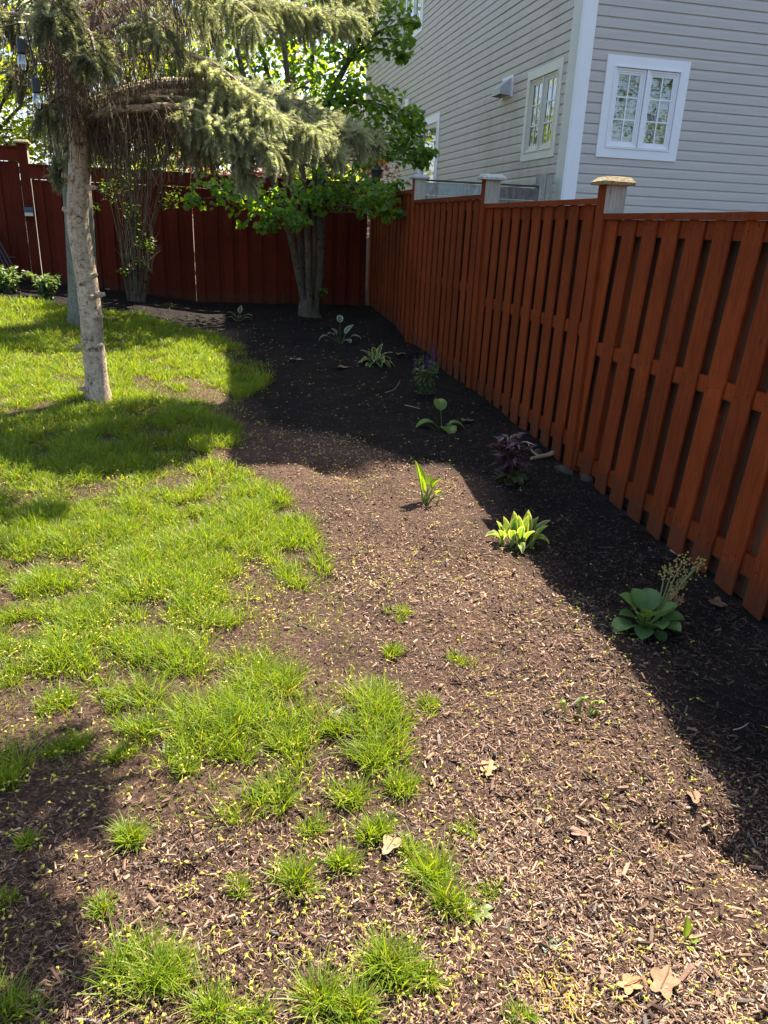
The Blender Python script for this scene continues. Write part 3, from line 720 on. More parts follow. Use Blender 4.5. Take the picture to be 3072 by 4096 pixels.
def upper(z, az, L, d=14):
    a = R(az); p0 = np.array([-.85, 6.74, z + H]); dr = np.array([math.cos(a), math.sin(a), 0])
    con.bough(loc([p0, p0 + dr * L * .35 + (0, 0, .05), p0 + dr * L * .7 + (0, 0, -.06), p0 + dr * L + (0, 0, -.2)], O), .03, d, green=.3, side=.62, droop=1.1, bare=.2, limbs=limbs)
for z, az, L in ((2.0, -62, 1.9), (2.1, -110, 1.6), (2.0, 165, 1.5), (2.45, -38, 1.8), (2.7, -80, 1.6), (3.0, 60, 1.2), (3.2, -140, 1.3), (3.5, -50, 1.3), (3.7, 120, 1.1), (4.1, 10, .9), (4.4, 200, 1.0), (4.7, -80, .8), (5.1, 60, .6)): upper(z, az, L)
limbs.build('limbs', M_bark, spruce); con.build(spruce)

T2 = np.array([-1.43, 10.0, g1(-1.43, 10.0) - .02])
fir = thing('conifer_tree', 'second conifer with a thick green-grey trunk behind the pale spruce trunk', 'tree', T2)
b = MB(); b.tube(loc([(-1.43, 10, -.02 + T2[2]), (-1.42, 10, T2[2] + .1), (-1.40, 10, T2[2] + .5), (-1.37, 10, T2[2] + 1.2), (-1.36, 10, T2[2] + 2.1), (-1.36, 10, T2[2] + 4), (-1.36, 10, T2[2] + 6)], T2), [.23, .19, .17, .16, .15, .1, .03], 18, wob=.08); b.build('trunk', M_barkg, fir, smooth=True)
c1, l1 = con, limbs; con = Conifer(); limbs = MB(); O = T2
bough([(345, 470, 10), (260, 460, 9.8), (235, 540, 9.7), (225, 690, 9.7)], .03, 50, green=.1, side=.42, droop=1.7, tone=-.35)
bough([(350, 480, 10), (300, 520, 9.5), (285, 640, 9.4)], .03, 46, green=.1, side=.4, droop=1.7, tone=-.3)
bough([(390, 440, 10), (460, 430, 9.7), (420, 560, 9.6)], .03, 40, green=.1, side=.4, droop=1.6, tone=-.5)
for z, az, L in ((2.2, 0, 1.7), (2.3, 100, 1.4), (2.5, -60, 1.6), (2.7, -130, 1.4), (2.9, 30, 1.6), (3.2, 180, 1.3), (3.4, -20, 1.5), (3.8, -90, 1.2), (4.3, 60, 1.1), (4.8, -30, .9)):
    a = R(az); p0 = np.array([-1.36, 10., z + H]); dr = np.array([math.cos(a), math.sin(a), 0])
    con.bough(loc([p0, p0 + dr * L * .4, p0 + dr * L * .7 + (0, 0, -.1), p0 + dr * L + (0, 0, -.3)], O), .028, 16, green=.2, side=.55, droop=1.2, bare=.2, limbs=limbs)
limbs.build('limbs', M_barkg, fir); con.build(fir)

# ---- broadleaf helpers
def leaf_template(fold=.25, n=3):
    ys = [(0, .0), (.12, .30), (.35, .47), (.62, .36), (.85, .15), (1.0, 0)]
    V = [(0, 0, 0)]; F3 = []; F4 = []
    mid = []; l_ = []; r_ = []
    for t, w in ys:
        z = -.18 * t * t
        mid.append(len(V)); V.append((t, 0, z))
        if 0 < t < 1:
            l_.append(len(V)); V.append((t - .02, w, z + fold * w)); r_.append(len(V)); V.append((t - .02, -w, z + fold * w))
        else: l_.append(mid[-1]); r_.append(mid[-1])
    for i in range(len(ys) - 1):
        for s, a in ((l_, 1), (r_, -1)):
            q = [mid[i], mid[i + 1], s[i + 1], s[i]]; q = [x for j, x in enumerate(q) if x not in q[:j]]
            if a < 0: q = q[::-1]
            (F4 if len(q) == 4 else F3).append(q)
    return np.array(V, float), [np.array(F3), np.array(F4)]
LT = leaf_template()
LS = (np.array([(0, 0, 0), (.45, .36, .05), (1, 0, -.12), (.45, -.36, .05), (.5, 0, -.04)], float), [np.array([(0, 4, 1), (4, 2, 1), (0, 3, 4), (4, 3, 2)])])
def leaves_at(C_, n, rad, size, hang=.6, dirout=None):
    """n leaf frames filling an ellipsoid at C_: blades spread outwards and hang from the twig."""
    u = rng.normal(size=(n, 3)); u /= np.linalg.norm(u, axis=1, keepdims=True); r = rng.random(n) ** .45
    T = C_ + u * r[:, None] * rad
    a = rng.random(n) * 6.283; d = np.stack([np.cos(a), np.sin(a), -hang * (.3 + rng.random(n) * 1.4)], 1) + u * np.array([.6, .6, .1])
    return T, frames(d, rng.normal(0, .5, n)), size * (.6 + .55 * rng.random(n))

CB = np.array([1.52, 11.34, g1(1.52, 11.34) - .02])
tree = thing('katsura_tree', 'multi-stemmed tree with heart-shaped green leaves in the fence corner', 'tree', CB)
def stem(pxs, r0, r1, name='stem', n=9):
    b = MB(); limb(b, loc([at(x, y, Y) for x, y, Y in pxs], CB), r0, r1, n, .1); return b.build(name, M_bark2, tree, smooth=True)
b = MB(); b.tube(loc([(1.52, 11.34, CB[2] - .03), (1.51, 11.34, CB[2] + .03), (1.50, 11.34, CB[2] + .16), (1.49, 11.34, CB[2] + .25)], CB), [.20, .17, .14, .10], 14, wob=.2); b.build('trunk', M_bark2, tree, smooth=True)
stem([(1225, 1240, 11.34), (1195, 1100, 11.3), (1150, 900, 11.3), (1085, 700, 11.25), (1010, 430, 11.2), (950, 200, 11.2), (900, -120, 11.2)], .058, .026)
stem([(1232, 1225, 11.4), (1215, 1100, 11.45), (1192, 900, 11.5), (1150, 650, 11.6), (1090, 380, 11.6), (1040, 150, 11.6), (1010, -150, 11.6)], .048, .026)
stem([(1240, 1235, 11.25), (1235, 1100, 11.2), (1228, 900, 11.15), (1205, 650, 11.1), (1160, 380, 11.1), (1130, 100, 11.1), (1110, -200, 11.0)], .055, .026)
stem([(1252, 1235, 11.4), (1262, 1080, 11.4), (1262, 900, 11.45), (1258, 650, 11.5), (1250, 350, 11.5), (1250, 0, 11.5), (1255, -250, 11.5)], .052, .026)
stem([(1262, 1235, 11.3), (1280, 1080, 11.3), (1285, 880, 11.3), (1285, 640, 11.3), (1310, 420, 11.3), (1390, 250, 11.2), (1500, 20, 11.0), (1560, -120, 10.9)], .068, .026)
CL = [  # clusters of foliage: x, y in the photograph, distance, radius, spread leaves
 (850, 760, 10.9, .30), (770, 800, 10.9, .16), (930, 770, 10.8, .28), (1010, 850, 10.7, .26), (1080, 800, 10.8, .30), (1130, 860, 10.6, .26), (1190, 880, 10.6, .2), (1060, 900, 10.6, .12),
 (1180, 790, 10.9, .3), (1270, 790, 10.8, .3), (1330, 720, 10.9, .34), (1380, 790, 10.7, .26), (1430, 740, 10.8, .28), (1490, 760, 10.4, .24), (1470, 830, 10.3, .16), (1530, 790, 10.3, .2), (1550, 850, 10.2, .13), (1590, 745, 10.6, .12), (1590, 845, 10.2, .06),
 (1600, 620, 10.6, .24), (1520, 600, 10.8, .26), (1680, 620, 10.5, .2), (1720, 605, 10.4, .08), (1640, 560, 10.6, .26), (1560, 530, 10.8, .3), (1660, 490, 10.7, .18), (1650, 450, 10.7, .14), (1690, 650, 10.5, .1), (1450, 640, 10.9, .14),
 (1480, 440, 10.9, .34), (1390, 430, 11, .32), (1540, 400, 10.9, .26), (1300, 450, 11, .3), (1420, 350, 11, .3), (1340, 350, 11.1, .28), (1250, 360, 11.1, .28), (1590, 470, 10.8, .22), (1400, 520, 10.8, .26), (1310, 560, 10.8, .25),
 (1600, 160, 10.8, .26), (1530, 120, 10.9, .3), (1640, 90, 10.8, .14), (1460, 60, 11, .28), (1580, 20, 10.9, .22), (1400, 120, 11, .28), (1610, 220, 10.8, .12), (1480, 200, 10.9, .24), (1330, 210, 11.1, .26), (1390, 20, 11.1, .3), (1500, -40, 10.9, .3),
 (1220, 240, 11.3, .25), (1120, 150, 11.4, .3), (1030, 260, 11.4, .28), (940, 330, 11.4, .3), (880, 250, 11.4, .3), (1000, 120, 11.4, .3), (900, 120, 11.4, .3), (1150, 330, 11.3, .26), (1200, 90, 11.3, .3), (1290, 60, 11.2, .3), (1080, 420, 11.3, .26), (960, 450, 11.4, .25), (780, 330, 11.5, .3), (700, 250, 11.6, .25)]
allT, allM, allS = [], [], []; br = MB()
CL = [(at(x, y, Y), r) for x, y, Y, r in CL] + [(np.array([random.uniform(.3, 2.0), random.uniform(10.9, 12.6), random.uniform(2.8, 4.3) + H]), random.uniform(.28, .38)) for _ in range(22)]
JO = [at(1205, 650, 11.1), at(1285, 640, 11.3), at(1085, 700, 11.25), at(1160, 380, 11.1), at(1310, 420, 11.3), at(1390, 250, 11.2), at(1250, 350, 11.5), at(1010, 430, 11.2), at(1130, 100, 11.1), at(1228, 850, 11.2), at(1150, 850, 11.25), at(1250, 0, 11.5)]
for c, r in CL:
    j = min(JO, key=lambda q: np.linalg.norm(q - c) + (.5 if q[2] > c[2] + .3 else 0))
    mid = j * .5 + c * .5 + np.array([0, 0, random.uniform(-.02, .16)])
    limb(br, loc([j, mid, c], CB), .02, .006, 5)
    for k in range(3): 
        e_ = c + rng.normal(size=3) * r * np.array([.6, .6, .3]); limb(br, loc([mid * .3 + c * .7, (c + e_) / 2, e_], CB), .006, .002, 3)
    T, M_, S = leaves_at(c - CB, int(34 + 620 * r * r), r * random.uniform(.8, 1.25) * np.array([1.1, 1, .78]), .086)
    allT.append(T); allM.append(M_); allS.append(S)
tag(br.build('branches', M_bark2, tree), kind='stuff')
T = np.concatenate(allT); M_ = np.concatenate(allM); S = np.concatenate(allS); n = len(T)
lc = mixcol((.072, .155, .034), (.17, .29, .056), rng.random(n))
wd = T + CB; front = np.argsort(np.linalg.norm(wd - np.array([0, 0, H]), axis=1) - .0 * S)
vis = [i for i in front if wd[i, 2] < H + .235 * wd[i, 1]][:300]
mask = np.ones(n, bool); mask[vis] = False
v, f, c = scatter(*LT, M_[mask], T[mask], S[mask], lc[mask])
tag(link('foliage', np_mesh('foliage', v, f, M_leaf, c), tree), kind='stuff')
LM = [np_mesh('leaf', LT[0], LT[1], M_leaf, np.tile(q, (len(LT[0]), 1))) for q in mixcol((.072, .155, .034), (.17, .29, .056), np.linspace(0, 1, 5))]
for k, i in enumerate(vis):
    o = link('leaf', LM[k % 5], tree); mm = Matrix(M_[i].tolist()).to_4x4(); mm.translation = Vector(T[i]); o.matrix_local = mm @ Matrix.Scale(float(S[i]), 4)
# low sprout on the trunk side
T, M_, S = leaves_at(at(1290, 1170, 11.2) - CB, 26, np.array([.06, .06, .11]), .06); v, f, c = scatter(*LT, M_, T, S, mixcol((.035, .085, .018), (.08, .15, .03), rng.random(26))); tag(link('foliage', np_mesh('foliage', v, f, M_leaf, c), tree), kind='stuff')

# ---- multi-stem lilac by the back fence
LB = np.array([-.87, 11.62, g1(-.87, 11.62) - .02])
lil = thing('lilac_shrub', 'tall thin multi-stemmed shrub with sparse leaves against the dark red fence', 'shrub', LB)
for tx, ty, r in ((420, 560, .03), (470, 480, .028), (510, 420, .03), (560, 360, .026), (600, 470, .026), (640, 400, .026), (690, 520, .022), (440, 680, .02), (540, 600, .02), (620, 620, .02), (660, 700, .014), (480, 640, .016), (580, 500, .02), (520, 520, .016), (610, 560, .016), (400, 640, .012), (700, 640, .01)):
    bx = 545 + (tx - 540) * .16 + random.uniform(-12, 12); t_ = at(tx, ty, 11.4 + random.uniform(-.25, .25)); p0 = at(bx, 1215, 11.62); p0[2] = LB[2]
    m1 = p0 * .55 + t_ * .45 + np.array([(t_[0] - p0[0]) * -.10, 0, .05]); b = MB()
    o_ = limb(b, loc([p0, p0 * .8 + t_ * .2 + np.array([(t_[0] - p0[0]) * .02, 0, 0]), m1, t_], LB), r * 1.15, r * .35, 6, .15); b.build('stem', M_bark2, lil)
tw = MB()
for _ in range(130):
    x = random.uniform(430, 690); y = random.uniform(450, 1120); p0 = at(x * .5 + 545 * .5 if y > 800 else x, y, 11.5 + random.uniform(-.2, .2))
    d = np.array([random.gauss(0, .12), random.gauss(0, .08), random.uniform(.15, .6)]); tw.tube(loc([p0, p0 + d * .5 + (random.gauss(0, .02), 0, 0), p0 + d], LB), [.006, .004, .002], 3, (.17, .13, .10), cap=False)
tag(tw.build('twigs', M_twig, lil), kind='stuff')
TT, MM, SS = [], [], []
for x, y, r, k in ((440, 760, .16, 120), (500, 720, .14, 90), (520, 840, .13, 90), (470, 650, .15, 90), (690, 790, .14, 70), (660, 820, .08, 30), (580, 970, .13, 110), (500, 1080, .1, 60), (600, 640, .15, 80), (380, 830, .06, 20), (480, 560, .2, 90), (600, 520, .2, 90), (530, 900, .08, 30), (560, 1040, .08, 40)):
    T, M_, S = leaves_at(at(x, y, 11.4) - LB, k, np.array([r, r * .8, r * 1.1]), .055, .2); TT.append(T); MM.append(M_); SS.append(S)
T = np.concatenate(TT); v, f, c = scatter(*LS, np.concatenate(MM), T, np.concatenate(SS), mixcol((.03, .062, .015), (.07, .115, .028), rng.random(len(T))))
tag(link('foliage', np_mesh('foliage', v, f, M_leaf, c), lil), kind='stuff')

# ---- trees and shrubs beyond the fences
def leaf_tree(name, label, cat, x, y, h, r, nl, size, c0, c1, trunk=.16, zc=.6, group=None, sq=1., z0=None):
    z0 = g1(x, y) if z0 is None else z0; lm_ = M_red if c0[0] > c0[1] * 1.5 else M_leaf
    root = thing(name, label, cat, (x, y, z0), 0, group)
    b = MB(); limb(b, [(0, 0, -.1), (.05, .02, h * .3), (-.04, .05, h * .6), (.02, 0, h * .92)], trunk, trunk * .2, 8)
    cl = []
    for k in range(int(16 + 8 * r)):
        a = random.random() * 6.283; q = math.sqrt(random.random()) * r; zz = h * zc + random.uniform(-1, 1) * h * (1 - zc) * .95
        c = np.array([math.cos(a) * q, math.sin(a) * q * sq, max(.3, zz)]); cl.append(c)
        st = np.array([0, 0, max(.2, min(zz - q * .5, h * .85))]); limb(b, [st, st * .5 + c * .5 + np.array([0, 0, .1]), c], trunk * .3, trunk * .05, 4)
    b.build('trunk', M_bark2, root)
    TT, MM, SS = [], [], []
    for c in cl:
        T, M_, S = leaves_at(c, nl // len(cl), r * random.uniform(.25, .5) * np.array([1, 1, .7]), size, .4); TT.append(T); MM.append(M_); SS.append(S)
    T = np.concatenate(TT); v, f, c = scatter(*LS, np.concatenate(MM), T, np.concatenate(SS), mixcol(c0, c1, rng.random(len(T))))
    tag(link('crown', np_mesh('crown', v, f, lm_, c), root), kind='stuff')
    return root
YG = ((.10, .16, .02), (.20, .27, .035)); DG = ((.035, .08, .018), (.09, .15, .03))
leaf_tree('maple_tree', 'yellow-green young maple just beyond the far fence beside the solar light post', 'tree', -3.7, 16.5, 4.3, 1.9, 5200, .13, *YG)
leaf_tree('maple_tree', 'yellow-green maple behind the multi-stemmed shrub, beyond the dark red fence', 'tree', -.9, 17.5, 5.0, 2.0, 6200, .13, *YG)
leaf_tree('broadleaf_tree', 'tall green tree showing in gaps between the spruce boughs', 'tree', .3, 24, 8.5, 3.0, 5200, .18, *YG, trunk=.22)
leaf_tree('broadleaf_tree', 'large green tree at the edge of the sky above the solar light post', 'tree', -7.2, 26, 9.5, 3.2, 4200, .2, *YG, trunk=.25, zc=.68)
leaf_tree('broadleaf_tree', 'sunlit yellow-green tree behind the katsura beside the far corner of the grey house', 'tree', 3.0, 26, 8.5, 2.3, 2600, .2, *YG, trunk=.2)
leaf_tree('red_shrub', 'shrub with bright red leaves beyond the fence under the spruce boughs', 'shrub', .75, 15.2, 2.6, .9, 1300, .10, (.32, .05, .07), (.45, .16, .17), trunk=.05, zc=.68)
leaf_tree('orange_shrub', 'orange-tan leaved shrub beyond the fence in front of a pale wall', 'shrub', 3.2, 17.2, 2.5, .75, 1400, .10, (.40, .18, .05), (.55, .3, .1), trunk=.05, zc=.68)
leaf_tree('green_shrub', 'green shrub just beyond the fence behind the katsura stems', 'shrub', 1.75, 14.6, 1.9, .6, 1000, .09, *DG, trunk=.05, zc=.62)
# bare-branched tree in the sky gap at upper left
bt = thing('bare_tree', 'pale bare-branched tree against the sky beyond the far fence', 'tree', (-5.2, 20, g1(-5.2, 20)))
b = MB(); limb(b, [(0, 0, 0), (.1, 0, 2), (.05, .1, 3.6), (.2, 0, 6)], .13, .03, 8)
for k in range(46):
    z = random.uniform(1.6, 5.4); a = random.random() * 6.28; L = random.uniform(.8, 2.2); d = np.array([math.cos(a) * L, math.sin(a) * L, random.uniform(.1, .8)]); p0 = np.array([.1, 0, z])
    o_ = limb(b, [p0, p0 + d * .5 + (0, 0, .12), p0 + d], .03, .008, 4, col=(1, 1, 1))
    for q in range(4):
        s0 = np.array(o_[random.randint(2, len(o_) - 1)]); e_ = rng.normal(size=3) * .35; limb(b, [s0, s0 + e_ * .5 + (0, 0, .05), s0 + e_], .009, .004, 3)
b.build('trunk', simple('pale_bark', (.36, .28, .21), .9), bt)
# trees on the near side, out of the frame: they show only in the window panes, and one limb shades the lawn
leaf_tree('garden_tree', 'yellow-green tree mirrored in the front casement window panes', 'tree', 14.6, -5.6, 9.5, 2.1, 3400, .22, *YG, trunk=.06)
leaf_tree('garden_tree', 'broad green tree mirrored in the side windows of the house', 'tree', -7.5, 21, 9, 2.8, 3800, .2, *YG, trunk=.2)
mp = thing('maple_tree', 'garden maple whose overhead limb shades the near lawn', 'tree', (-2.3, -.8, g1(-2.3, -.8)))
mo = np.array([-2.3, -.8, g1(-2.3, -.8)])
b = MB(); limb(b, [(0, 0, 0), (.02, .05, 1.5), (.1, .1, 3.0), (.5, .6, 4.0)], .14, .08, 9); limb(b, [(.5, .6, 4.0), (1.6, 2.0, 4.6), (2.8, 3.6, 4.9), (3.9, 4.9, 5.0)], .08, .02, 7); b.build('trunk', M_bark2, mp)
TT, MM, SS = [], [], []
for sx, sy, r in ((-.62, 2.27, .17), (-.55, 2.05, .18), (-.72, 1.85, .2), (-.62, 1.62, .16), (-.85, 2.1, .2), (-.52, 1.42, .13), (-.8, 1.5, .2), (-.40, 2.18, .07)):
    h = 4.9; c = np.array([sx + .46 * h, sy + .45 * h, h]) - mo
    T, M_, S = leaves_at(c, int(4200 * r * r), np.array([r, r, .14]), .10, .3); TT.append(T); MM.append(M_); SS.append(S)
T = np.concatenate(TT); v, f, c = scatter(*LS, np.concatenate(MM), T, np.concatenate(SS), mixcol(*YG, rng.random(len(T)))); tag(link('crown', np_mesh('crown', v, f, M_leaf, c), mp), kind='stuff')

# far houses in the gaps
fh = thing('far_house', 'far house with a blue-grey roof low at the edge beyond the far fence', 'house', (-9.5, 38, -.5 + H - 1))
b = MB(); b.box(-4, 4, -3, 3, 0, 2.6); b.build('wall', simple('tan_wall', (.45, .36, .28), .9), fh)
b = MB(); b.add([(-4.4, -3.4, 2.55), (4.4, -3.4, 2.55), (4.4, 3.4, 2.55), (-4.4, 3.4, 2.55), (-4.4, 0, 4.6), (4.4, 0, 4.6)], [[0, 1, 5, 4], [2, 3, 4, 5], [1, 2, 5], [3, 0, 4], [3, 2, 1, 0]]); b.build('roof', simple('blue_grey_roof', (.30, .34, .42), .8), fh)
ph = thing('far_house', 'pale peach house wall seen between the katsura leaves and the grey house', 'house', (7.4, 34, -.2 + H - 1))
b = MB(); b.box(-2.6, 1.5, 0, 8, 0, 4.6); b.build('wall', simple('peach_wall', (.62, .47, .36), .9), ph)
b = MB(); b.box(-.2, .15, -.04, -.001, 0, 4.6); b.build('trim', M_white, ph)
b = MB(); b.add([(-3, -.5, 4.6), (2, -.5, 4.6), (2, 8.5, 4.6), (-3, 8.5, 4.6), (-.5, 1.5, 6.2), (-.5, 6.5, 6.2)], [[0, 1, 4], [1, 2, 5, 4], [2, 3, 5], [3, 0, 4, 5], [3, 2, 1, 0]]); b.build('roof', M_roof, ph)

# ---- string light
c0, c1, c2, c3 = at(-60, 92, 5.4), at(75, 92, 5.45), at(100, 90, 5.5), at(145, 290, 5.5)
st = thing('string_light', 'black string light cord with two clear bulbs hanging beside the spruce trunk', 'string light', tuple(c2))
b = MB(); b.tube(loc([c0, (c0 + c1) / 2 - (0, 0, .02), c1, c2, at(112, 150, 5.5), at(130, 230, 5.5), c3], c2), .006, 5); b.build('cord', M_black, st)
for px, py, top in ((80, 146, c1), (140, 305, c3)):
    p = at(px, py, 5.47); b = MB(); b.tube(loc([top, p], c2), .005, 5); b.tube(loc([p, p - (0, 0, .012), p - (0, 0, .085)], c2), [.014, .024, .026], 9); b.build('socket', M_black, st)
    b = MB(); q = p - np.array([0, 0, .085]); b.tube(loc([q, q - (0, 0, .02), q - (0, 0, .05), q - (0, 0, .08), q - (0, 0, .097), q - (0, 0, .102)], c2), [.014, .024, .03, .027, .014, .004], 10); b.build('bulb', M_glass, st, smooth=True)
    b = MB(); b.tube(loc([q, q - (.006, 0, .05), q - (0, 0, .07), q + np.array([.006, 0, -.03])], c2), .0022, 4); b.build('filament', M_lens, st)

# ================================================================ garden plants
def blade(mb, p0, az, elev, stalk, L, W, droop, c, tip=.5, fold=.3, cup=0., stalk_r=.0035, wav=0., sc_=(.10, .17, .04), seg=8, peak=.42, rib=.06):
    """A stalked leaf: round petiole, then a folded, arching blade with a pointed tip."""
    dv = Vector((math.cos(az) * math.cos(elev), math.sin(az) * math.cos(elev), math.sin(elev))); p = Vector(p0); q = [p.copy()]
    for k in range(4):
        p = p + dv * stalk / 4; q.append(p.copy()); dv = (dv + Vector((0, 0, -droop * .06))).normalized()
    if stalk > .01: mb.tube(q, [stalk_r * 1.3, stalk_r * 1.1, stalk_r, stalk_r, stalk_r * .8], 5, sc_, cap=False)
    side = Vector((-math.sin(az), math.cos(az), 0)); V = []; E = []; F = []; nc = 7
    for k in range(seg + 1):
        t = k / seg; w = W * (math.sin(math.pi * t ** (math.log(.5) / math.log(peak))) ** .75 if 0 < t < 1 else 0) * (1 - tip * max(0, t - .5) * .8)
        w = max(w, .0004); up = side.cross(dv) * -1; up = up if up.z > 0 or abs(dv.z) > .8 else -up
        for j in range(nc):
            s = (j / (nc - 1) - .5) * 2
            V.append(p + side * (s * w * (1 - cup * .35 * abs(s))) + up * (fold * w * abs(s) + cup * w * s * s + wav * w * math.sin(t * 17 + j * 3.1) * abs(s) + rib * w * (j % 2))); E.append(max(abs(s), t * .8))
        p = p + dv * L / seg; dv = (dv + Vector((0, 0, -droop / seg))).normalized()
    for k in range(seg):
        for j in range(nc - 1): F.append([k * nc + j, k * nc + j + 1, (k + 1) * nc + j + 1, (k + 1) * nc + j])
    mb.add(V, F, c, e=E)
def plant(name, label, px, py, cat='plant', group=None):
    x, y = gnd(px, py); return thing(name, label, cat, (x, y, g1(x, y) - .005), 0, group)
def hosta(root, leaves, mat, c0, c1, **kw):
    for (az, el, st_, L, W, dr) in leaves:
        mb = MB(); t = random.random(); c = tuple(a * (1 - t) + b_ * t for a, b_ in zip(c0, c1)); r = random.uniform(0, .02)
        blade(mb, (math.cos(R(az)) * r, math.sin(R(az)) * r, 0), R(az), R(el), st_, L, W, dr, c, **kw)
        mb.build('leaf', mat, root, smooth=True, ex=True)
TO = -100                                     # azimuth pointing at the camera from the bed
g = 'hostas in the mulch bed'
h = plant('hosta', 'small white-edged hosta in the mulch nearest the dark red fence', 955, 1285, group=g)
hosta(h, [(-170, 62, .08, .13, .035, 1.2), (170, 45, .06, .12, .03, 1.3), (-20, 55, .09, .14, .036, 1.5), (10, 40, .07, .13, .034, 1.4), (60, 75, .11, .12, .034, .8), (-80, 60, .06, .1, .03, 1.2)], M_hostw, (.07, .12, .045), (.1, .16, .06))
h = plant('hosta', 'blue-grey hosta with a few long-stalked leaves in dark mulch', 1361, 1374, group=g)
hosta(h, [(178, 40, .17, .15, .045, 1.8), (-15, 42, .15, .16, .055, 1.4), (20, 65, .13, .17, .06, .9), (-160, 55, .14, .10, .042, 1.3), (90, 85, .26, .12, .04, 2.4), (-60, 40, .10, .11, .045, 1.4), (150, 70, .12, .11, .045, 1.2)], M_hostw, (.095, .15, .12), (.13, .2, .16))
h = plant('hosta', 'bushy mound of pale-edged pointed hosta leaves in shade', 1503, 1454, group=g)
hosta(h, [(a + random.uniform(-9, 9), el, .06, random.uniform(.15, .2), .038, random.uniform(1.2, 1.9)) for a, el in zip(range(-180, 180, 22), [38, 55, 30, 60, 42, 58, 34, 62] * 3)] + [(30, 75, .09, .15, .035, .9), (-120, 72, .09, .15, .036, .9)], M_hostv, (.05, .10, .03), (.075, .14, .04), wav=.1)
h = plant('hosta', 'ribbed apple-green hosta of four broad leaves beside a dry brown leaf', 1768, 1713, group=g)
hosta(h, [(175, 50, .06, .20, .062, 1.9), (-80, 40, .04, .17, .074, 1.5), (-8, 50, .06, .18, .055, 2.0), (95, 78, .15, .15, .06, 2.0), (15, 35, .05, .13, .05, 1.9)], M_host, (.11, .20, .04), (.15, .25, .055), fold=.22)
h = plant('hosta', 'sunlit unfurling hosta shoots with one upright rolled leaf on the chips', 1700, 2015, group=g)
hosta(h, [(150, 78, .09, .20, .034, .2), (120, 72, .08, .21, .038, .25), (20, 65, .10, .10, .03, .9), (-10, 70, .12, .08, .028, .8), (40, 78, .13, .07, .022, .6), (-40, 60, .10, .05, .018, .8), (170, 82, .07, .13, .02, .1)], M_host, (.17, .26, .04), (.21, .31, .05), fold=.9, stalk_r=.006, sc_=(.17, .25, .05))
x, y = gnd(1747, 2022); h2 = h
mb = MB(); blade(mb, (x - h.location.x, y - h.location.y, 0), R(10), R(75), .06, .035, .012, 1, (.17, .26, .04), fold=.9, stalk_r=.006, sc_=(.17, .25, .05)); mb.build('leaf', M_host, h, smooth=True, ex=True)
h = plant('hosta', 'sunlit clump of upright yellow-edged hosta leaves at the shadow line', 2070, 2185, group=g)
for dx, dy, az, el, L, W, dr in ((-.10, .02, 165, 66, .19, .042, .25), (-.10, .03, 120, 80, .21, .048, .1), (-.12, .0, -140, 62, .15, .036, .3), (-.02, .06, 90, 82, .24, .05, .1), (-.03, .02, 60, 74, .22, .05, .3), (.0, -.02, -100, 68, .20, .036, .5), (.04, .03, 30, 60, .22, .044, .8), (.08, .05, 70, 76, .25, .05, .25), (.10, .0, 5, 58, .23, .04, .5), (.09, -.03, -30, 62, .2, .036, .45), (.03, -.03, -60, 66, .16, .036, .7), (-.06, -.02, -120, 70, .16, .036, .8), (.02, .05, 130, 76, .20, .042, .3), (.11, .03, 20, 70, .2, .036, .3), (-.08, .04, 175, 50, .17, .034, 1.0), (.06, -.02, -15, 50, .18, .036, 1.3), (-.03, -.04, -95, 48, .15, .034, 1.3), (.0, .0, 110, 84, .23, .04, .1), (.05, .01, 45, 78, .22, .04, .2)):
    mb = MB(); t = random.random(); blade(mb, (dx * .8, dy * .8, 0), R(az), R(min(84, el + 8)), .05, L * .64, W * .66, dr * 1.5, (.13 + .06 * t, .23 + .06 * t, .045), fold=1.0, stalk_r=.007, wav=.12, sc_=(.2, .28, .07), peak=.48); mb.build('leaf', M_hostv, h, smooth=True, ex=True)
h = plant('bergenia', 'glossy round-leaved bergenia in shade with faded tan flower stalks', 2583, 2518); BS = .8
for (az, el, s_, L, W, dr, t) in [(170, 50, .09, .13, .055, 1.3, .3), (-170, 34, .10, .15, .06, 1.4, .7), (-130, 40, .06, .15, .062, 1.6, .2), (-95, 52, .07, .15, .075, 1.2, .4), (-60, 45, .07, .16, .07, 1.2, .5), (-20, 45, .10, .15, .07, 1.3, .3), (15, 50, .09, .14, .065, 1.1, .5), (60, 60, .10, .15, .065, .9, .7), (100, 62, .11, .14, .055, .9, .6), (140, 58, .12, .13, .06, 1., .7), (-110, 72, .11, .10, .06, 1.6, .5), (-75, 25, .05, .12, .055, 1.4, .1), (-40, 62, .12, .12, .065, .8, .6), (-10, 25, .07, .13, .06, 1.5, .2), (-150, 60, .12, .1, .05, 1.2, .6)]:
    mb = MB(); blade(mb, (0, 0, .0), R(az), R(el), s_ * 1.1 * BS, L * BS * (.8 + .4 * t), W * 1.1 * BS * (.8 + .4 * t), dr * .8, (.075 + .06 * t, .16 + .07 * t, .045 + .025 * t), tip=.05, fold=.12, cup=.22, stalk_r=.007, wav=.04, peak=.52); mb.build('leaf', M_soft, h, smooth=True, ex=True)
fs = MB(); fl = MB()
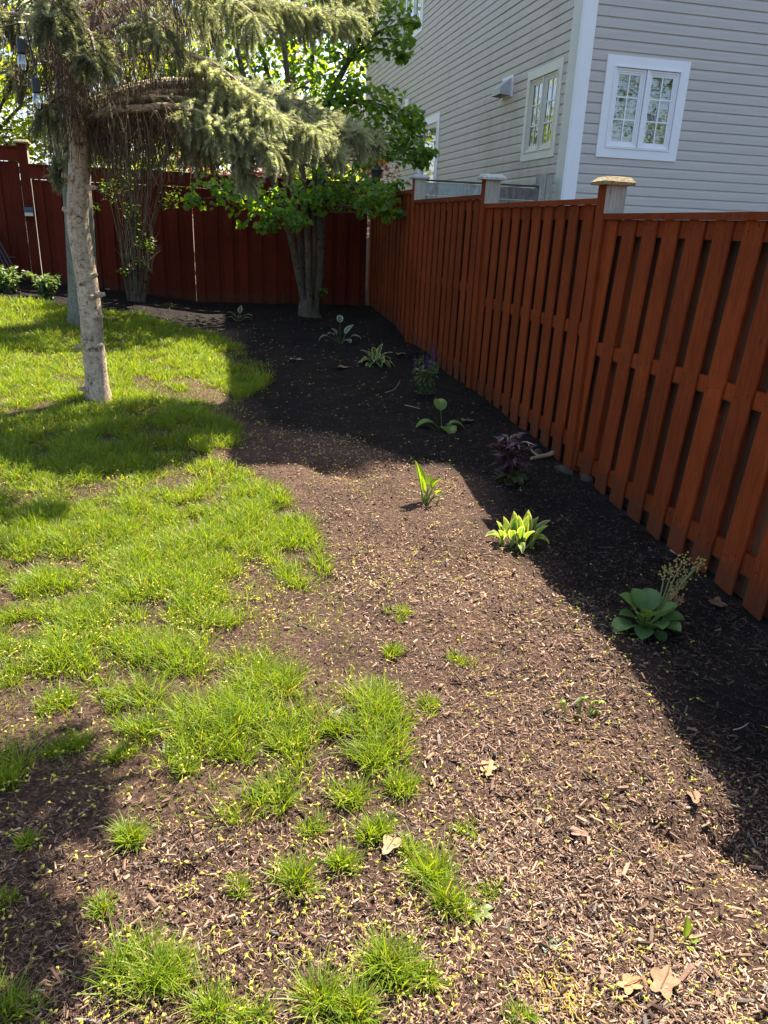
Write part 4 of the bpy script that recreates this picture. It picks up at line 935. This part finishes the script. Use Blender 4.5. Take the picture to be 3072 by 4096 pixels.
for tx, ty in ((2735, 2240), (2800, 2250), (2695, 2275), (2660, 2290), (2790, 2270), (2740, 2300), (2700, 2350), (2725, 2340)):
    tip = at(tx, ty, 2.86); o_ = np.array(h.location); b0 = np.array([.06, .02, .02]); t_ = tip - o_; mm = b0 * .45 + t_ * .55 + np.array([.0, .0, .03]); limb(fs, [b0, mm, t_], .0045, .0025, 5)
    for k in range(26):
        q = t_ + np.random.default_rng(k + tx).normal(0, 1, 3) * (.016, .014, .018); fl.add([q + (0, 0, .006), q + (.006, 0, 0), q + (0, .006, 0), q - (.006, 0, 0), q - (0, .006, 0), q - (0, 0, .006)], [[0, 1, 2], [0, 2, 3], [0, 3, 4], [0, 4, 1], [5, 2, 1], [5, 3, 2], [5, 4, 3], [5, 1, 4]], random.choice([(.42, .33, .10), (.36, .27, .09), (.45, .38, .14)]))
for i, tt in enumerate(((2695, 2375), (2715, 2405))):
    tip = at(*tt, 2.80) - np.array(h.location)
    for k in range(40):
        q = tip + np.random.default_rng(k + 900 * i).normal(0, 1, 3) * (.014, .012, .014); fl.add([q + (0, 0, .006), q + (.006, 0, 0), q + (0, .006, 0), q - (.006, 0, 0), q - (0, .006, 0), q - (0, 0, .006)], [[0, 1, 2], [0, 2, 3], [0, 3, 4], [0, 4, 1], [5, 2, 1], [5, 3, 2], [5, 4, 3], [5, 1, 4]], (.36, .24, .10))
fs.build('flower_stalk', simple('green_stalk', (.14, .17, .05), .6), h); fl.build('flower_head', M_flow, h)

def bushy(root, n, hgt, spread, lf, lw, c0, c1, mat, dens, tall=1., spikes=None, stemc=(.1, .12, .05), droop=.9, up=30, tiers=1):
    st_ = MB(); TT = []; DD = []; SS = []
    for k in range(n):
        a = random.random() * 6.283; q = spread * random.uniform(.15, 1); hh = hgt * random.uniform(.65, 1.05)
        p0 = np.array([math.cos(a) * q * .2, math.sin(a) * q * .2, 0]); p1 = np.array([math.cos(a) * q, math.sin(a) * q, hh]); mid = (p0 + p1) / 2 + np.array([0, 0, hh * .12])
        pts = limb(st_, [p0, mid, p1], .004, .002, 4, col=stemc)
        for i in range(dens):
            t = random.uniform(.12, 1); p = np.array(pts[int(t * (len(pts) - 1))]); b_ = random.random() * 6.283; TT.append(p); DD.append((math.cos(b_), math.sin(b_), random.uniform(-droop, .6))); SS.append(lf * random.uniform(.6, 1.1))
        if spikes and random.random() < spikes[0]:
            st_.tube([p1, p1 + (0, 0, spikes[1])], [.002, .001], 4, stemc)
            fm = MB()
            for i in range(46):
                z = random.random(); r_ = .006 * (1.1 - z * .75); b_ = random.random() * 6.283; q = p1 + np.array([math.cos(b_) * r_, math.sin(b_) * r_, z * spikes[1]])
                fm.add([q, q + (.011, .003, .006), q + (.003, .011, .007), q + (-.005, -.006, .012)], [[0, 1, 2], [0, 2, 3], [0, 3, 1]], spikes[2] if random.random() < .8 else spikes[3])
            fm.build('flower_spike', M_flow, root)
    st_.build('stems', M_twig, root)
    T = np.array(TT); v, f, c = scatter(LS[0] * np.array([1, lw, 1]), LS[1], frames(np.array(DD), rng.normal(0, .4, len(T))), T, np.array(SS), mixcol(c0, c1, rng.random(len(T))))
    tag(link('foliage', np_mesh('foliage', v, f, mat, c), root), kind='stuff')
s = plant('salvia', 'grey-green salvia with thin purple flower spikes by the slatted fence', 1707, 1575)
bushy(s, 22, .34, .15, .085, .5, (.075, .115, .05), (.13, .18, .085), M_soft, 15, spikes=(.3, .12, (.15, .07, .28), (.24, .13, .38)))
M_pur = leafy('dark_purple_leaf', trans=.12, rough=.28, tc=(1.3, .8, .7), spec=.6)
s = plant('penstemon', 'dark maroon-leaved upright plant in mulch at the fence foot', 2037, 1922)
bushy(s, 15, .37, .13, .11, .42, (.05, .024, .032), (.11, .06, .075), M_pur, 15, stemc=(.10, .02, .02), droop=.5)
T, M_, S = leaves_at(np.array([0, -.01, .06]), 60, np.array([.1, .1, .06]), .075); v, f, c = scatter(LS[0], LS[1], M_, T, S, mixcol((.04, .06, .02), (.09, .10, .035), rng.random(60))); tag(link('foliage', np_mesh('foliage', v, f, M_soft, c), s), kind='stuff')
gs = 'leafy perennials along the far fence'
s = plant('phlox', 'bushy light-green leafy perennial just beside the slit in the dark red fence', 185, 1192, group=gs); bushy(s, 26, .33, .24, .075, .75, (.07, .13, .04), (.15, .22, .08), M_soft, 22)
s = plant('phlox', 'bushy pale-green leafy perennial beside the dark slatted screen', 42, 1168, group=gs); bushy(s, 26, .34, .26, .075, .75, (.09, .15, .05), (.18, .25, .10), M_soft, 22)
h = plant('hosta', 'broad blue-green hosta leaf low at the foot of the pale leafy perennial', -8, 1160, group=g)
hosta(h, [(0, 40, .05, .16, .06, 1.6), (-40, 35, .05, .15, .05, 1.7), (-100, 40, .05, .15, .05, 1.4)], M_host, (.05, .1, .06), (.08, .14, .08))
s = plant('small_shrub', 'low dark green plant at the fence foot behind the second trunk', 405, 1150); bushy(s, 10, .22, .14, .07, .6, (.03, .07, .02), (.07, .12, .03), M_soft, 12)
s = plant('small_shrub', 'low green leafy clump between the thick trunk and the thin shrub', 440, 1140); bushy(s, 10, .16, .2, .08, .5, (.04, .08, .02), (.08, .13, .035), M_soft, 12)
s = plant('daylily', 'low strappy green leaves flopping on the mulch beside the thin shrub', 680, 1225)
for k in range(16):
    mb = MB(); blade(mb, (random.uniform(-.1, .1), random.uniform(-.08, .08), 0), random.random() * 6.28, R(random.uniform(20, 55)), .02, random.uniform(.18, .3), .008, 1.9, (.05, .09, .03), fold=.5); mb.build('leaf', M_soft, s, smooth=True, ex=True)
s = plant('peony_shoots', 'few bent yellow-green shoots sprouting from the sunlit chips', 2305, 2868)
for dx, dy, az, L in ((-.045, .01, 100, .08), (-.005, .0, 60, .10), (.03, -.01, 10, .085), (.01, .0, 80, .09), (.04, -.02, -20, .05)):
    mb = MB(); a = R(az); q = [(dx, dy, -.01), (dx + .2 * L * math.cos(a), dy, L * .45), (dx + .45 * L * math.cos(a), dy + .1 * L, L * .85), (dx + .7 * L * math.cos(a), dy + .1 * L, L * .8)]
    limb(mb, q, .0045, .003, 6, col=(.24, .30, .08))
    for k in range(4): blade(mb, q[3] if k < 3 else q[2], a + (k - 1) * .7, R(40 - 25 * k), .0, .03, .007, 1.2, (.20, .29, .06), fold=.5)
    mb.build('shoot', M_host, s, smooth=True, ex=True)
s = plant('seedling', 'single bright green seedling leaf standing in the chips', 2741, 3768)
for az, el, L, W in ((100, 82, .075, .015), (-30, 40, .025, .009), (-90, 25, .02, .009)):
    mb = MB(); blade(mb, (0, 0, 0), R(az), R(el), .018, L, W, .3, (.18, .27, .04), fold=.3, stalk_r=.0025); mb.build('leaf', M_host, s, smooth=True, ex=True)
s = plant('weed_rosette', 'tiny yellow-green weed rosette beyond the tall grass tufts', 1900, 3650)
for k in range(7):
    mb = MB(); blade(mb, (0, 0, 0), R(k * 52), R(random.uniform(15, 60)), .012, .05, .012, 1., (.14, .2, .06), fold=.2, stalk_r=.002); mb.build('leaf', M_host, s, smooth=True, ex=True)
s = plant('weed_rosette', 'tiny grey-green weed in the chips above the dry yellow sprigs', 2185, 3770)
for k in range(6):
    mb = MB(); blade(mb, (0, 0, 0), R(k * 60), R(random.uniform(15, 60)), .01, .035, .010, 1., (.12, .17, .08), fold=.2, stalk_r=.002); mb.build('leaf', M_host, s, smooth=True, ex=True)

# ---- dry leaves, stones, sticks
def dry_leaf(label, px, py, L, az, col, lobes=3):
    x, y = gnd(px, py); r = thing('dry_leaf', label, 'leaf', (x, y, g1(x, y) + .012), R(az), 'dry leaves on the mulch')
    n = 30; rings = (.34, .68, 1.); V = [(0, 0, .010)]; ph = random.random() * 6; cr = random.uniform(.12, .3)
    for rr in rings:
        for k in range(n):
            a = 2 * math.pi * k / n; lob = .5 + .5 * math.cos(a * lobes + ph); q = (.30 + .24 * rr * lob ** .7 + .03 * random.random() * rr) * rr * 1.05
            x_, y_ = math.cos(a) * q * L * 1.1, math.sin(a) * q * L * .78
            V.append((x_, y_, .010 + cr * L * (abs(y_) / L) ** 1.5 * 1.6 + .05 * L * math.sin(a * 3 + ph) * rr + random.uniform(-.02, .02) * L * rr))
    col2 = tuple(c * .82 for c in col)
    mb = MB(); mb.add(V, [[0, 1 + k, 1 + (k + 1) % n] for k in range(n)] + [[1 + g_ * n + k, 1 + (g_ + 1) * n + k, 1 + (g_ + 1) * n + (k + 1) % n, 1 + g_ * n + (k + 1) % n] for g_ in range(2) for k in range(n)], col2); o = mb.build('blade', M_dry, r, smooth=True)
    mb = MB(); mb.tube([(-.3 * L, 0, .014), (0, 0, .016), (.45 * L, 0, .014), (.85 * L, .06 * L, .006)], [.0015, .0015, .002, .0015], 4, tuple(c * .6 for c in col)); mb.build('stalk', M_dry, r)
TAN = (.235, .15, .092); BRN = (.16, .09, .055)
dry_leaf('large curled tan leaf, the biggest, on the chips beside dry yellow sprigs', 2650, 3950, .085, 40, TAN, 5)
dry_leaf('brown lobed leaf on the dark mulch beside the round-leaved bergenia', 2862, 2425, .10, 100, BRN, 5)
dry_leaf('brown leaf on dark mulch beside the four-leaved green hosta', 1866, 1692, .10, 10, (.22, .13, .09), 5)
dry_leaf('pale dry leaf on dark mulch below the pale-edged hosta mound', 1367, 1476, .13, 0, TAN)
dry_leaf('pale dry leaf lying near the salvia and the hosta mound', 1600, 1422, .12, 30, (.30, .19, .12))
dry_leaf('pale dry leaf on the dark mulch nearest the lawn edge', 1178, 1445, .12, 0, (.30, .24, .18))
dry_leaf('pointed tan leaf standing in sunlit chips above the dug hollow', 2772, 3205, .055, 70, TAN)
dry_leaf('pink-brown leaf among the chips right of the grass tufts', 2310, 3350, .05, 150, (.26, .15, .11))
dry_leaf('curled orange-brown leaf on chips beside the big tan leaf', 2515, 3960, .06, 10, (.40, .20, .10), 5)
dry_leaf('curled brown leaf between the grass tufts near the lawn end', 1560, 3400, .07, 50, (.34, .22, .14))
dry_leaf('shredded brown leaf at the edge of the chips right of the longest grass tuft', 1950, 3090, .07, 60, (.36, .22, .12), 5)
M_stone = simple('field_stone', (.05, .038, .03), .95, var=.4, scale=18, bmp=.5)
def stone(label, px, py, sx, sy, sz, rz):
    x, y = gnd(px, py); o_ = thing('stone', label, 'stone', (x, y, g1(x, y)), R(rz), 'stones along the fence foot'); V = []; n = 9
    for i, t in enumerate((-.5, 0., .45, .8, .97)):
        for k in range(n): a = 2 * math.pi * k / n; q = math.sqrt(max(0, 1 - t * t)) * random.uniform(.85, 1.12); V.append((math.cos(a) * q * sx, math.sin(a) * q * sy, t * sz))
    F = [[i * n + k, i * n + (k + 1) % n, (i + 1) * n + (k + 1) % n, (i + 1) * n + k] for i in range(4) for k in range(n)]; mb = MB(); mb.add(V, F); mb.add(V[-n:], [[0, k, k + 1] for k in range(1, n - 1)])
    mb.build('body', M_stone, o_, smooth=True)
stone('flat brown stone at the fence foot below the capped post', 2255, 1884, .10, .045, .04, -75)
stone('squat brown stone at the fence foot beside the flat stone', 2350, 1918, .06, .05, .04, -70)
stone('small stone by the tan root behind the maroon plant', 2150, 1815, .04, .035, .04, 10)
rt = plant('root_stick', 'forked pale tan stick lying at the fence foot behind the maroon plant', 2165, 1838, 'stick')
b = MB(); limb(b, [(-.10, -.02, .02), (-.02, 0, .03), (.06, .03, .03), (.12, .05, .04)], .012, .02, 7, .3, (.32, .22, .14)); limb(b, [(-.02, 0, .03), (-.06, .05, .06), (-.08, .10, .11)], .009, .004, 5, .2, (.3, .22, .14)); b.build('wood', M_twig, rt)
def stick(label, pts, r, col):
    P = [gnd(*q) for q in pts]; o = thing('fallen_twig', label, 'twig', (P[0][0], P[0][1], g1(*P[0])), 0, 'fallen twigs'); b = MB()
    limb(b, [(x - P[0][0], y - P[0][1], g1(x, y) - g1(*P[0]) + .012) for x, y in P], r, r * .5, 5, .2, col); b.build('wood', M_twig, o)
stick('long thin twig on the chips running to the dug hollow', [(2040, 3215), (2180, 3340), (2300, 3430), (2400, 3490)], .0028, (.24, .15, .10))
stick('thin twig lying between two soil tufts of grass', [(820, 3190), (870, 3260), (920, 3330)], .0025, (.25, .17, .12))
stick('tan twig beneath the dry yellow sprigs at the front', [(2345, 3930), (2330, 4010), (2325, 4060)], .003, (.38, .28, .18))
stick('fine branched twig on dark mulch in the near fence shade', [(2930, 2930), (2965, 2920), (2995, 2900)], .003, (.25, .2, .15))
stick('pale curved twig on the dark mulch below the salvia', [(1540, 1575), (1580, 1560), (1600, 1525)], .004, (.3, .24, .18))
stick('long pale twig beside the ribbed green hosta', [(1620, 1625), (1650, 1632), (1680, 1640)], .005, (.3, .24, .18))
ys_ = plant('dry_sprig', 'flattened dry yellow cedar sprigs on the chips at the front', 2200, 3960, 'sprig'); b = MB()
for k in range(60):
    x, y = random.gauss(0, .055), random.gauss(0, .05); a = random.uniform(-2.6, -.4); L = random.uniform(.025, .06)
    for j in range(4):
        c_ = random.choice([(.45, .34, .07), (.5, .38, .10), (.38, .26, .06)]); aa = a + random.uniform(-.7, .7); q = Vector((x + math.cos(a) * L * j / 4, y + math.sin(a) * L * j / 4, .012 + random.uniform(0, .008)))
        b.tube([q, q + Vector((math.cos(aa) * .018, math.sin(aa) * .018, .003))], [.0018, .001], 3, c_, cap=False)
b.build('sprays', M_flow, ys_)

# ================================================================ loose ground cover: chips, blossom, grass
def fan(n, r0, r1, p, a0=-42, a1=58):       # points around the camera, denser near it
    u = rng.random(n); q = 1 - p if abs(1 - p) > 1e-3 else .001
    r = (r0 ** q + u * (r1 ** q - r0 ** q)) ** (1 / q); a = np.radians(rng.uniform(a0, a1, n))
    return r * np.sin(a), r * np.cos(a)
CHT = (np.array([(-.5, -.5, 0), (.5, -.32, 0), (.46, .5, 0), (-.5, .42, 0), (-.46, -.4, 1), (.5, -.25, .8), (.42, .42, 1), (-.42, .36, .75)], float), [np.array([(4, 5, 6, 7), (0, 1, 5, 4), (1, 2, 6, 5), (2, 3, 7, 6), (3, 0, 4, 7)])])
def chips(n, r0, r1, p, lo, hi, wlo, whi, tan, xmin=-9, dk=1.):
    x, y = fan(n, r0, r1, p); k = (x < 2.58) & (x > xmin + .5 * (fbm(x, y, .4, 40) - .5)) & (y < 12.15) & (y > .2)
    x, y = x[k], y[k]; lawn = inpoly(x, y, LAWN); k = (~lawn | (rng.random(len(x)) < .4)) & (rng.random(len(x)) < .45 + .9 * np.clip((fbm(x, y, .6, 30) - .36) * 3, 0, 1)); x, y = x[k], y[k]; n = len(x)
    L = rng.uniform(lo, hi, n) * (.55 + .45 * rng.random(n)); W = L * rng.uniform(wlo, whi, n); Tk = np.minimum(W * rng.uniform(.25, .7, n), .008)
    a = rng.random(n) * 6.283; tilt = rng.normal(0, .3, n); d = np.stack([np.cos(a), np.sin(a), tilt], 1)
    T = np.stack([x, y, G(x, y) + rng.random(n) ** 2 * .02 + np.abs(tilt) * L * .35 - Tk * .2], 1)
    t = rng.random(n); c = mixcol((.05, .028, .02), (.38, .24, .165), t ** 1.25); lf = np.clip((.75 - x) / .6, 0, 1); k = rng.random(n) < tan * (1 - .62 * lf) * (.25 + 1.5 * np.clip((fbm(x, y, .45, 31) - .35) * 2.5, 0, 1))
    c[k] = mixcol((.34, .22, .145), (.55, .39, .265), rng.random(k.sum()) ** 1.5)
    c *= (dk * (1 - .30 * lf) * (.72 + .56 * fbm(x, y, .3, 33)))[:, None]
    k2 = rng.random(n) < .10; c[k2] = mixcol((.05, .045, .042), (.17, .15, .135), rng.random(k2.sum()))
    fr = dark_mulch_shade(x, y)[:, None]; c = c * (1 - fr) + fr * (c * .22 + np.array([.005, .004, .004]))  # chips darkened along with the ground, painted shade included
    return scatter(CHT[0], CHT[1], frames(d, rng.normal(0, .35, n)), T, np.stack([L, W, Tk], 1), c)
parts = [chips(110000, .9, 6, 1.1, .006, .026, .12, .34, .26), chips(46000, 3.0, 13.5, .6, .012, .034, .16, .45, .2), chips(2400, .9, 7, 1., .03, .06, .12, .3, .15), chips(150000, .9, 6.5, 1.05, .006, .024, .05, .13, .38), chips(9000, .9, 3.6, 1., .022, .06, .10, .26, .22, .9, .62), chips(10000, .9, 3.6, 1., .012, .03, .2, .5, .1, -9, .5)]
def merge(ps):
    V, F, Cc, b = [], {}, [], 0
    for v, f, c in ps:
        for q in f: F.setdefault(q.shape[1], []).append(q + b)
        V.append(v); Cc.append(c); b += len(v)
    return np.concatenate(V), [np.concatenate(q) for q in F.values()], np.concatenate(Cc)
v, f, c = merge(parts)
o = link('bark_mulch', np_mesh('bark_mulch', v, f, M_chip, c)); tag(o, 'brown shredded bark chips covering the bed and bare soil', 'mulch', kind='stuff')

# fallen yellow-green maple blossom: a thin bent stalk with a small bud
bm_ = MB()
for k in range(3):
    a = 2.09 * k; bm_.v += [(0, .02 * math.cos(a), .02 * math.sin(a)), (.5, .18 + .022 * math.cos(a), .10 + .022 * math.sin(a)), (1, .022 * math.cos(a), .12 + .022 * math.sin(a))]
bv = list(bm_.v); bf = []
for k in range(3):
    a, b_ = 3 * k, 3 * ((k + 1) % 3)
    for i in (0, 1): bf += [(a + i, b_ + i, b_ + i + 1), (a + i, b_ + i + 1, a + i + 1)]
s0 = len(bv); r_ = .20
bv += [(1.05 - .20, 0, .12), (1.1, r_, .12), (1.1, 0, .12 + r_), (1.1, -r_, .12), (1.1, 0, .12 - r_), (1.38, .03, .14)]
for a, b_ in ((1, 2), (2, 3), (3, 4), (4, 1)): bf += [(s0, s0 + a, s0 + b_), (s0 + 5, s0 + b_, s0 + a)]
BT = (np.array(bv, float), [np.array(bf)])
def blossoms(n, r0, r1, p, wgt):
    x, y = fan(n, r0, r1, p); k = (x < 2.5) & (y < 11.8) & (rng.random(n) < wgt(x, y)); x, y = x[k], y[k]; n = len(x)
    a = rng.random(n) * 6.283; d = np.stack([np.cos(a), np.sin(a), rng.normal(.05, .15, n)], 1)
    lawn = inpoly(x, y, LAWN)
    T = np.stack([x, y, G(x, y) + .010 + rng.random(n) * .012 + lawn * rng.random(n) * .03], 1)
    c = mixcol((.40, .40, .05), (.62, .56, .12), rng.random(n)); k = rng.random(n) < .13; c[k] = mixcol((.55, .34, .06), (.5, .42, .25), rng.random(k.sum()))
    return scatter(BT[0], BT[1], frames(d, rng.random(n) * 6.28), T, rng.uniform(.018, .030, n), c)
wg = lambda x, y: np.clip(1.05 - .42 * np.clip(x - .1, 0, 3), .12, 1) * (.25 + .95 * (fbm(x, y, .35, 5) > .46)) * np.where(dark_mulch_shade(x, y) > .5, .35, 1)
v, f, c = merge([blossoms(6500, .9, 4, .9, wg), blossoms(19000, 3, 11, .55, wg)])
o = link('fallen_blossom', np_mesh('fallen_blossom', v, f, M_flow, c)); tag(o, 'tiny yellow-green tree blossoms scattered over the grass and chips', 'blossom', kind='stuff')

# grass
def blades(x, y, h, lean, w, c):
    n = len(x); a = lean[0]; l = lean[1]; z = G(x, y) - .004
    dx, dy = np.cos(a), np.sin(a); f_ = rng.random(n) * 6.283; sx, sy = np.cos(f_) * w / 2, np.sin(f_) * w / 2
    P = lambda t, k, s: np.stack([x + dx * l * h * t ** 1.8 + s * sx * k, y + dy * l * h * t ** 1.8 + s * sy * k, z + h * (t - .32 * np.minimum(l, 1.4) * t * t)], 1)
    V = np.stack([P(0, .8, -1), P(0, .8, 1), P(.45, 1, -1), P(.45, 1, 1), P(.8, .6, -1), P(.8, .6, 1), P(1., 0, 1)], 1)
    o = (np.arange(n) * 7)[:, None]
    F4 = np.concatenate([o + np.array([[0, 1, 3, 2]]), o + np.array([[2, 3, 5, 4]])]); F3 = o + np.array([[4, 5, 6]])
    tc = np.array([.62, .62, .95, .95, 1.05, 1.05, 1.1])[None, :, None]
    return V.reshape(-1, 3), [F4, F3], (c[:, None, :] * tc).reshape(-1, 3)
def tufts(cx, cy, nb, rad, h0, h1, wid):
    n = len(cx); idx = np.repeat(np.arange(n), nb); m_ = len(idx)
    q = np.sqrt(rng.random(m_)) * rad[idx]; a = rng.random(m_) * 6.283; x = cx[idx] + np.cos(a) * q; y = cy[idx] + np.sin(a) * q
    h = (h0[idx] + (h1 - h0)[idx] * rng.random(m_)) * (1 - .35 * q / rad[idx]); ln = np.abs(rng.normal(.25, .3, m_)) + .5 * q / rad[idx]
    a2 = a + rng.normal(0, .7, m_); tone = np.clip(np.repeat(rng.random(n), nb) * .5 + rng.random(m_) * .5, 0, 1)
    c = mixcol((.090, .165, .013), (.215, .305, .033), tone); k = rng.random(m_) < .09; c[k] = mixcol((.25, .22, .08), (.32, .28, .12), rng.random(k.sum()))
    return blades(x, y, h, (a2, ln), wid[idx] * (.7 + .5 * rng.random(m_)), c)
def lawn():
    out = []
    for n, y0, y1, nb, rad, wd in ((17000, 1.9, 4.6, 12, .038, .0034), (11000, 4.6, 7.5, 14, .06, .0046), (9000, 7.5, 11.6, 11, .08, .0065)):
        x = rng.uniform(-4.2 if y0 > 4 else -2.6, 1.4, n); y = rng.uniform(y0, y1, n); k = inpoly(x, y, LAWN)
        dens = fbm(x, y, .17, 12) * .6 + fbm(x, y, .8, 20) * .4; edge = np.clip((x + .35) / 1.1, 0, 1) * .07 + np.clip((4.2 - y) / 2.2, 0, 1) * .135 - np.clip((y - 7) / 2, 0, 1) * .10 + np.clip((y - 4.8) / .8, 0, 1) * np.clip((x + .9) / .6, 0, 1) * .05 + np.clip((3.0 - y) / .6, 0, 1) * np.clip((-.1 - x) / .3, 0, 1) * .16
        k &= dens > (.44 + edge) ; x, y, dn = x[k], y[k], dens[k]; m_ = len(x)
        s = np.clip((dn - .42) * 3.6, .1, 1)
        out.append(tufts(x, y, nb, np.full(m_, rad), .04 + .045 * s, .07 + .115 * s, np.full(m_, wd)))
    # thin, short growth in the gaps
    x = rng.uniform(-3.2, 1.3, 26000); y = 1.3 + 9.7 * rng.random(26000) ** 1.35
    k = inpoly(x, y, LAWN) & (rng.random(26000) < np.clip(.95 - .5 * np.clip(x + .2, 0, 2) - .33 * np.clip(4.0 - y, 0, 3), .06, 1)) & (fbm(x, y, .22, 50) > .36); x, y = x[k], y[k]; m_ = len(x)
    out.append(tufts(x, y, 7, np.full(m_, .055), np.full(m_, .02), np.full(m_, .062), np.full(m_, .0032)))
    # separate tufts on the bare soil
    TU = [(590, 2930, 120, 8), (930, 2990, 130, 9), (1170, 2990, 130, 8), (1460, 3040, 100, 10), (1100, 3210, 110, 9), (1400, 3190, 100, 9), (1590, 3140, 100, 7), (1500, 3350, 90, 9), (530, 3370, 70, 9), (1180, 3530, 100, 9), (1370, 3460, 60, 7), (1690, 3520, 90, 12), (1790, 3620, 80, 10), (520, 3880, 110, 10), (620, 3920, 100, 9), (1520, 3870, 70, 10), (1580, 3930, 80, 9), (1290, 4030, 90, 11), (830, 4075, 80, 8), (1010, 4085, 70, 8), (1430, 4090, 90, 10), (490, 3030, 60, 6), (50, 3110, 90, 9), (30, 4030, 100, 7), (300, 2990, 60, 5), (700, 3930, 90, 8), (740, 3080, 50, 5), (1720, 2830, 60, 5), (1840, 2650, 60, 4), (1560, 2620, 60, 6), (1600, 2460, 60, 4), (1330, 2930, 60, 6), (1660, 3420, 50, 5), (2090, 4080, 70, 4), (1700, 3930, 40, 5), (30, 3600, 60, 4), (120, 3360, 40, 4), (800, 2160, 60, 7), (820, 1810, 50, 8), (950, 3560, 50, 3), (1250, 3330, 60, 4), (400, 3650, 60, 4), (1870, 3330, 70, 3), (1960, 3560, 60, 2.5), (220, 3010, 70, 5), (60, 2470, 130, 6), (210, 2590, 150, 6), (80, 2700, 140, 6), (330, 2690, 120, 6), (20, 2600, 100, 6), (420, 2560, 110, 6), (250, 2820, 90, 6), (130, 2350, 120, 6), (-120, 2620, 160, 6), (460, 2800, 80, 6)]
    cx, cy, rr, hh = [], [], [], []
    for px, py, w, h in TU:
        x, y = gnd(px, py); s_ = w / FPX * math.hypot(x, math.hypot(y, 1.8)) * .5
        for k in range(max(6, int(s_ * 170))):
            cx.append(x + random.gauss(0, s_ * .62)); cy.append(y + random.gauss(0, s_ * .62)); rr.append(.018 + s_ * .22); hh.append(h / 100 * random.uniform(.6, 1.1))
    cx, cy, rr, hh = map(np.array, (cx, cy, rr, hh)); out.append(tufts(cx, cy, 46, rr, hh * .6, hh * 1.7, np.full(len(cx), .0036)))
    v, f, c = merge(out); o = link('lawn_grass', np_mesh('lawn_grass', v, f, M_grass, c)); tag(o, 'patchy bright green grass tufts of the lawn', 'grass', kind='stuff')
lawn()
